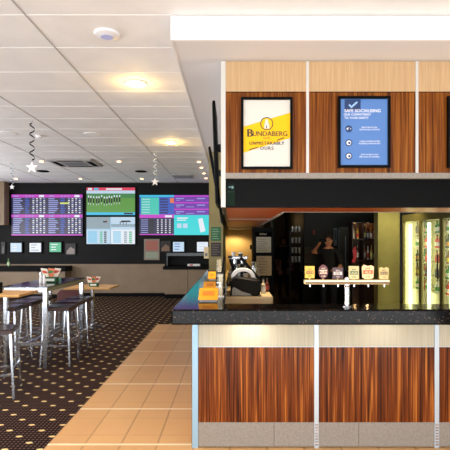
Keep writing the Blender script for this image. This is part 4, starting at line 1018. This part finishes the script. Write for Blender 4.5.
dup(st0, (-2.97, 6.14, 0), 'chrome stool on left side of high table, nearest camera'); dup(st0, (-2.97, 6.61, 0), 'chrome stool on left side of high table, middle one'); dup(st0, (-2.97, 7.04, 0), 'chrome stool on left side of high table, farthest')
o = dup(st0, (-2.46, 4.86, 0), 'brown seated chrome stool in the left foreground cut by frame', math.radians(14)); del o['group']; o.scale = (1, 1, .93)
# maroon chair at the low table
t = thing('cafe_chair', 'maroon chair with rounded back in front of low table', 'chair', (px(73, 8.15), 8.15, 0))
X = px(73, 8.15)
B().box(X-.2, X+.2, 7.97, 8.37, .42, .46).build('seat', 'redleather', t, bevel=.015)
out = [(X-.2, .52), (X+.2, .52), (X+.2, .72), (X+.14, .78), (X-.14, .78), (X-.2, .72)]
B().prism(out, 'y', 7.93, 7.96).build('backrest', 'redleather', t, bevel=.01)
for sx_ in (-.18, .18):
    B().bar((X+sx_, 7.975, 0), (X+sx_, 7.975, .419), .024, .024).build('leg', 'chrome', t); B().bar((X+sx_, 8.34, 0), (X+sx_, 8.34, .419), .024, .024).build('leg', 'chrome', t)
    B().bar((X+sx_, 7.955, .461), (X+sx_, 7.945, .53), .024, .02).build('back_post', 'chrome', t)
# menu holders and shakers
def holder(X, Y, z, s_, label, red=True):
    t = thing('menu_holder', label, 'menu holder', (X, Y, z))
    B().box(X-.085*s_, X+.085*s_, Y-.05*s_, Y+.05*s_, z+.001, z+.075*s_).build('caddy_box', mat('green_caddy', (22, 84, 44), .5), t, bevel=.004)
    b = B().fq(X-.06*s_, X+.06*s_, z+.02*s_, z+.055*s_, Y-.0515*s_, 0); b.build('label_print', mat('white_print', (220, 228, 220), .5), t)
    for k, (dx, rx, c_) in enumerate(((-.06, -.12, (226, 220, 205)), (-.01, .05, (214, 120, 80)), (.045, .14, (220, 205, 190)))):
        bb = B(); q = [(X+(dx-.05)*s_, z+.077*s_), (X+(dx+.035)*s_, z+.077*s_), (X+(dx+.045+rx*.3)*s_, z+.19*s_), (X+(dx-.045+rx*.3)*s_, z+.20*s_)]
        bb.prism(q, 'y', Y-.03*s_+k*.02, Y-.022*s_+k*.02, 0)
        q2 = [(q[0][0]+.01, q[0][1]+.05*s_), (q[1][0]-.008, q[1][1]+.05*s_), (q[2][0]-.01, q[2][1]-.03*s_), (q[3][0]+.01, q[3][1]-.03*s_)]
        bb.poly(q2, Y-.0305*s_+k*.02, 1)
        bb.build('menu_card', [mat('card%d' % k, c_, .6), mat('card_print%d' % k, [(200, 70, 40), (70, 120, 70), (180, 60, 50)][k], .6)], t)
holder(px(51.5, 6.5), 6.5, TZ, 1.0, 'green menu caddy with red and white cards on high dark table')
holder(px(94, 8.75), 8.75, .76, .95, 'green menu caddy on the low beech table')
def shaker(X, Y, z, h, m, label):
    b = B().lathe((X, Y, z), [(.02, 0, 0), (.022, .005, 0), (.018, h*.75, 1), (.019, h*.76, 1), (.014, h, 1)], 14)
    tag(b.build('shaker', [M[m], M['chrome']]), label, 'shaker', 'shakers on the high table')
shaker(px(41, 6.35), 6.35, TZ+.001, .15, 'plasticwhite', 'tall white shaker left of menu caddy')
shaker(px(44.5, 6.25), 6.25, TZ+.001, .11, 'plasticwhite', 'short white shaker left of menu caddy')
shaker(px(45, 6.6), 6.62, TZ+.001, .13, 'glass', 'clear shaker touching the menu caddy side')
b = B().box(px(0, 5.2)-.06, px(2.6, 5.2), 5.12, 5.2, 1.031, 1.15); b.box(px(0, 5.2)-.05, px(1.2, 5.2), 5.15, 5.17, 1.151, 1.2, 1)
tag(b.build('menu_caddy', ['black', 'tableWood']), 'black caddy box on beech table at left frame edge', 'caddy')
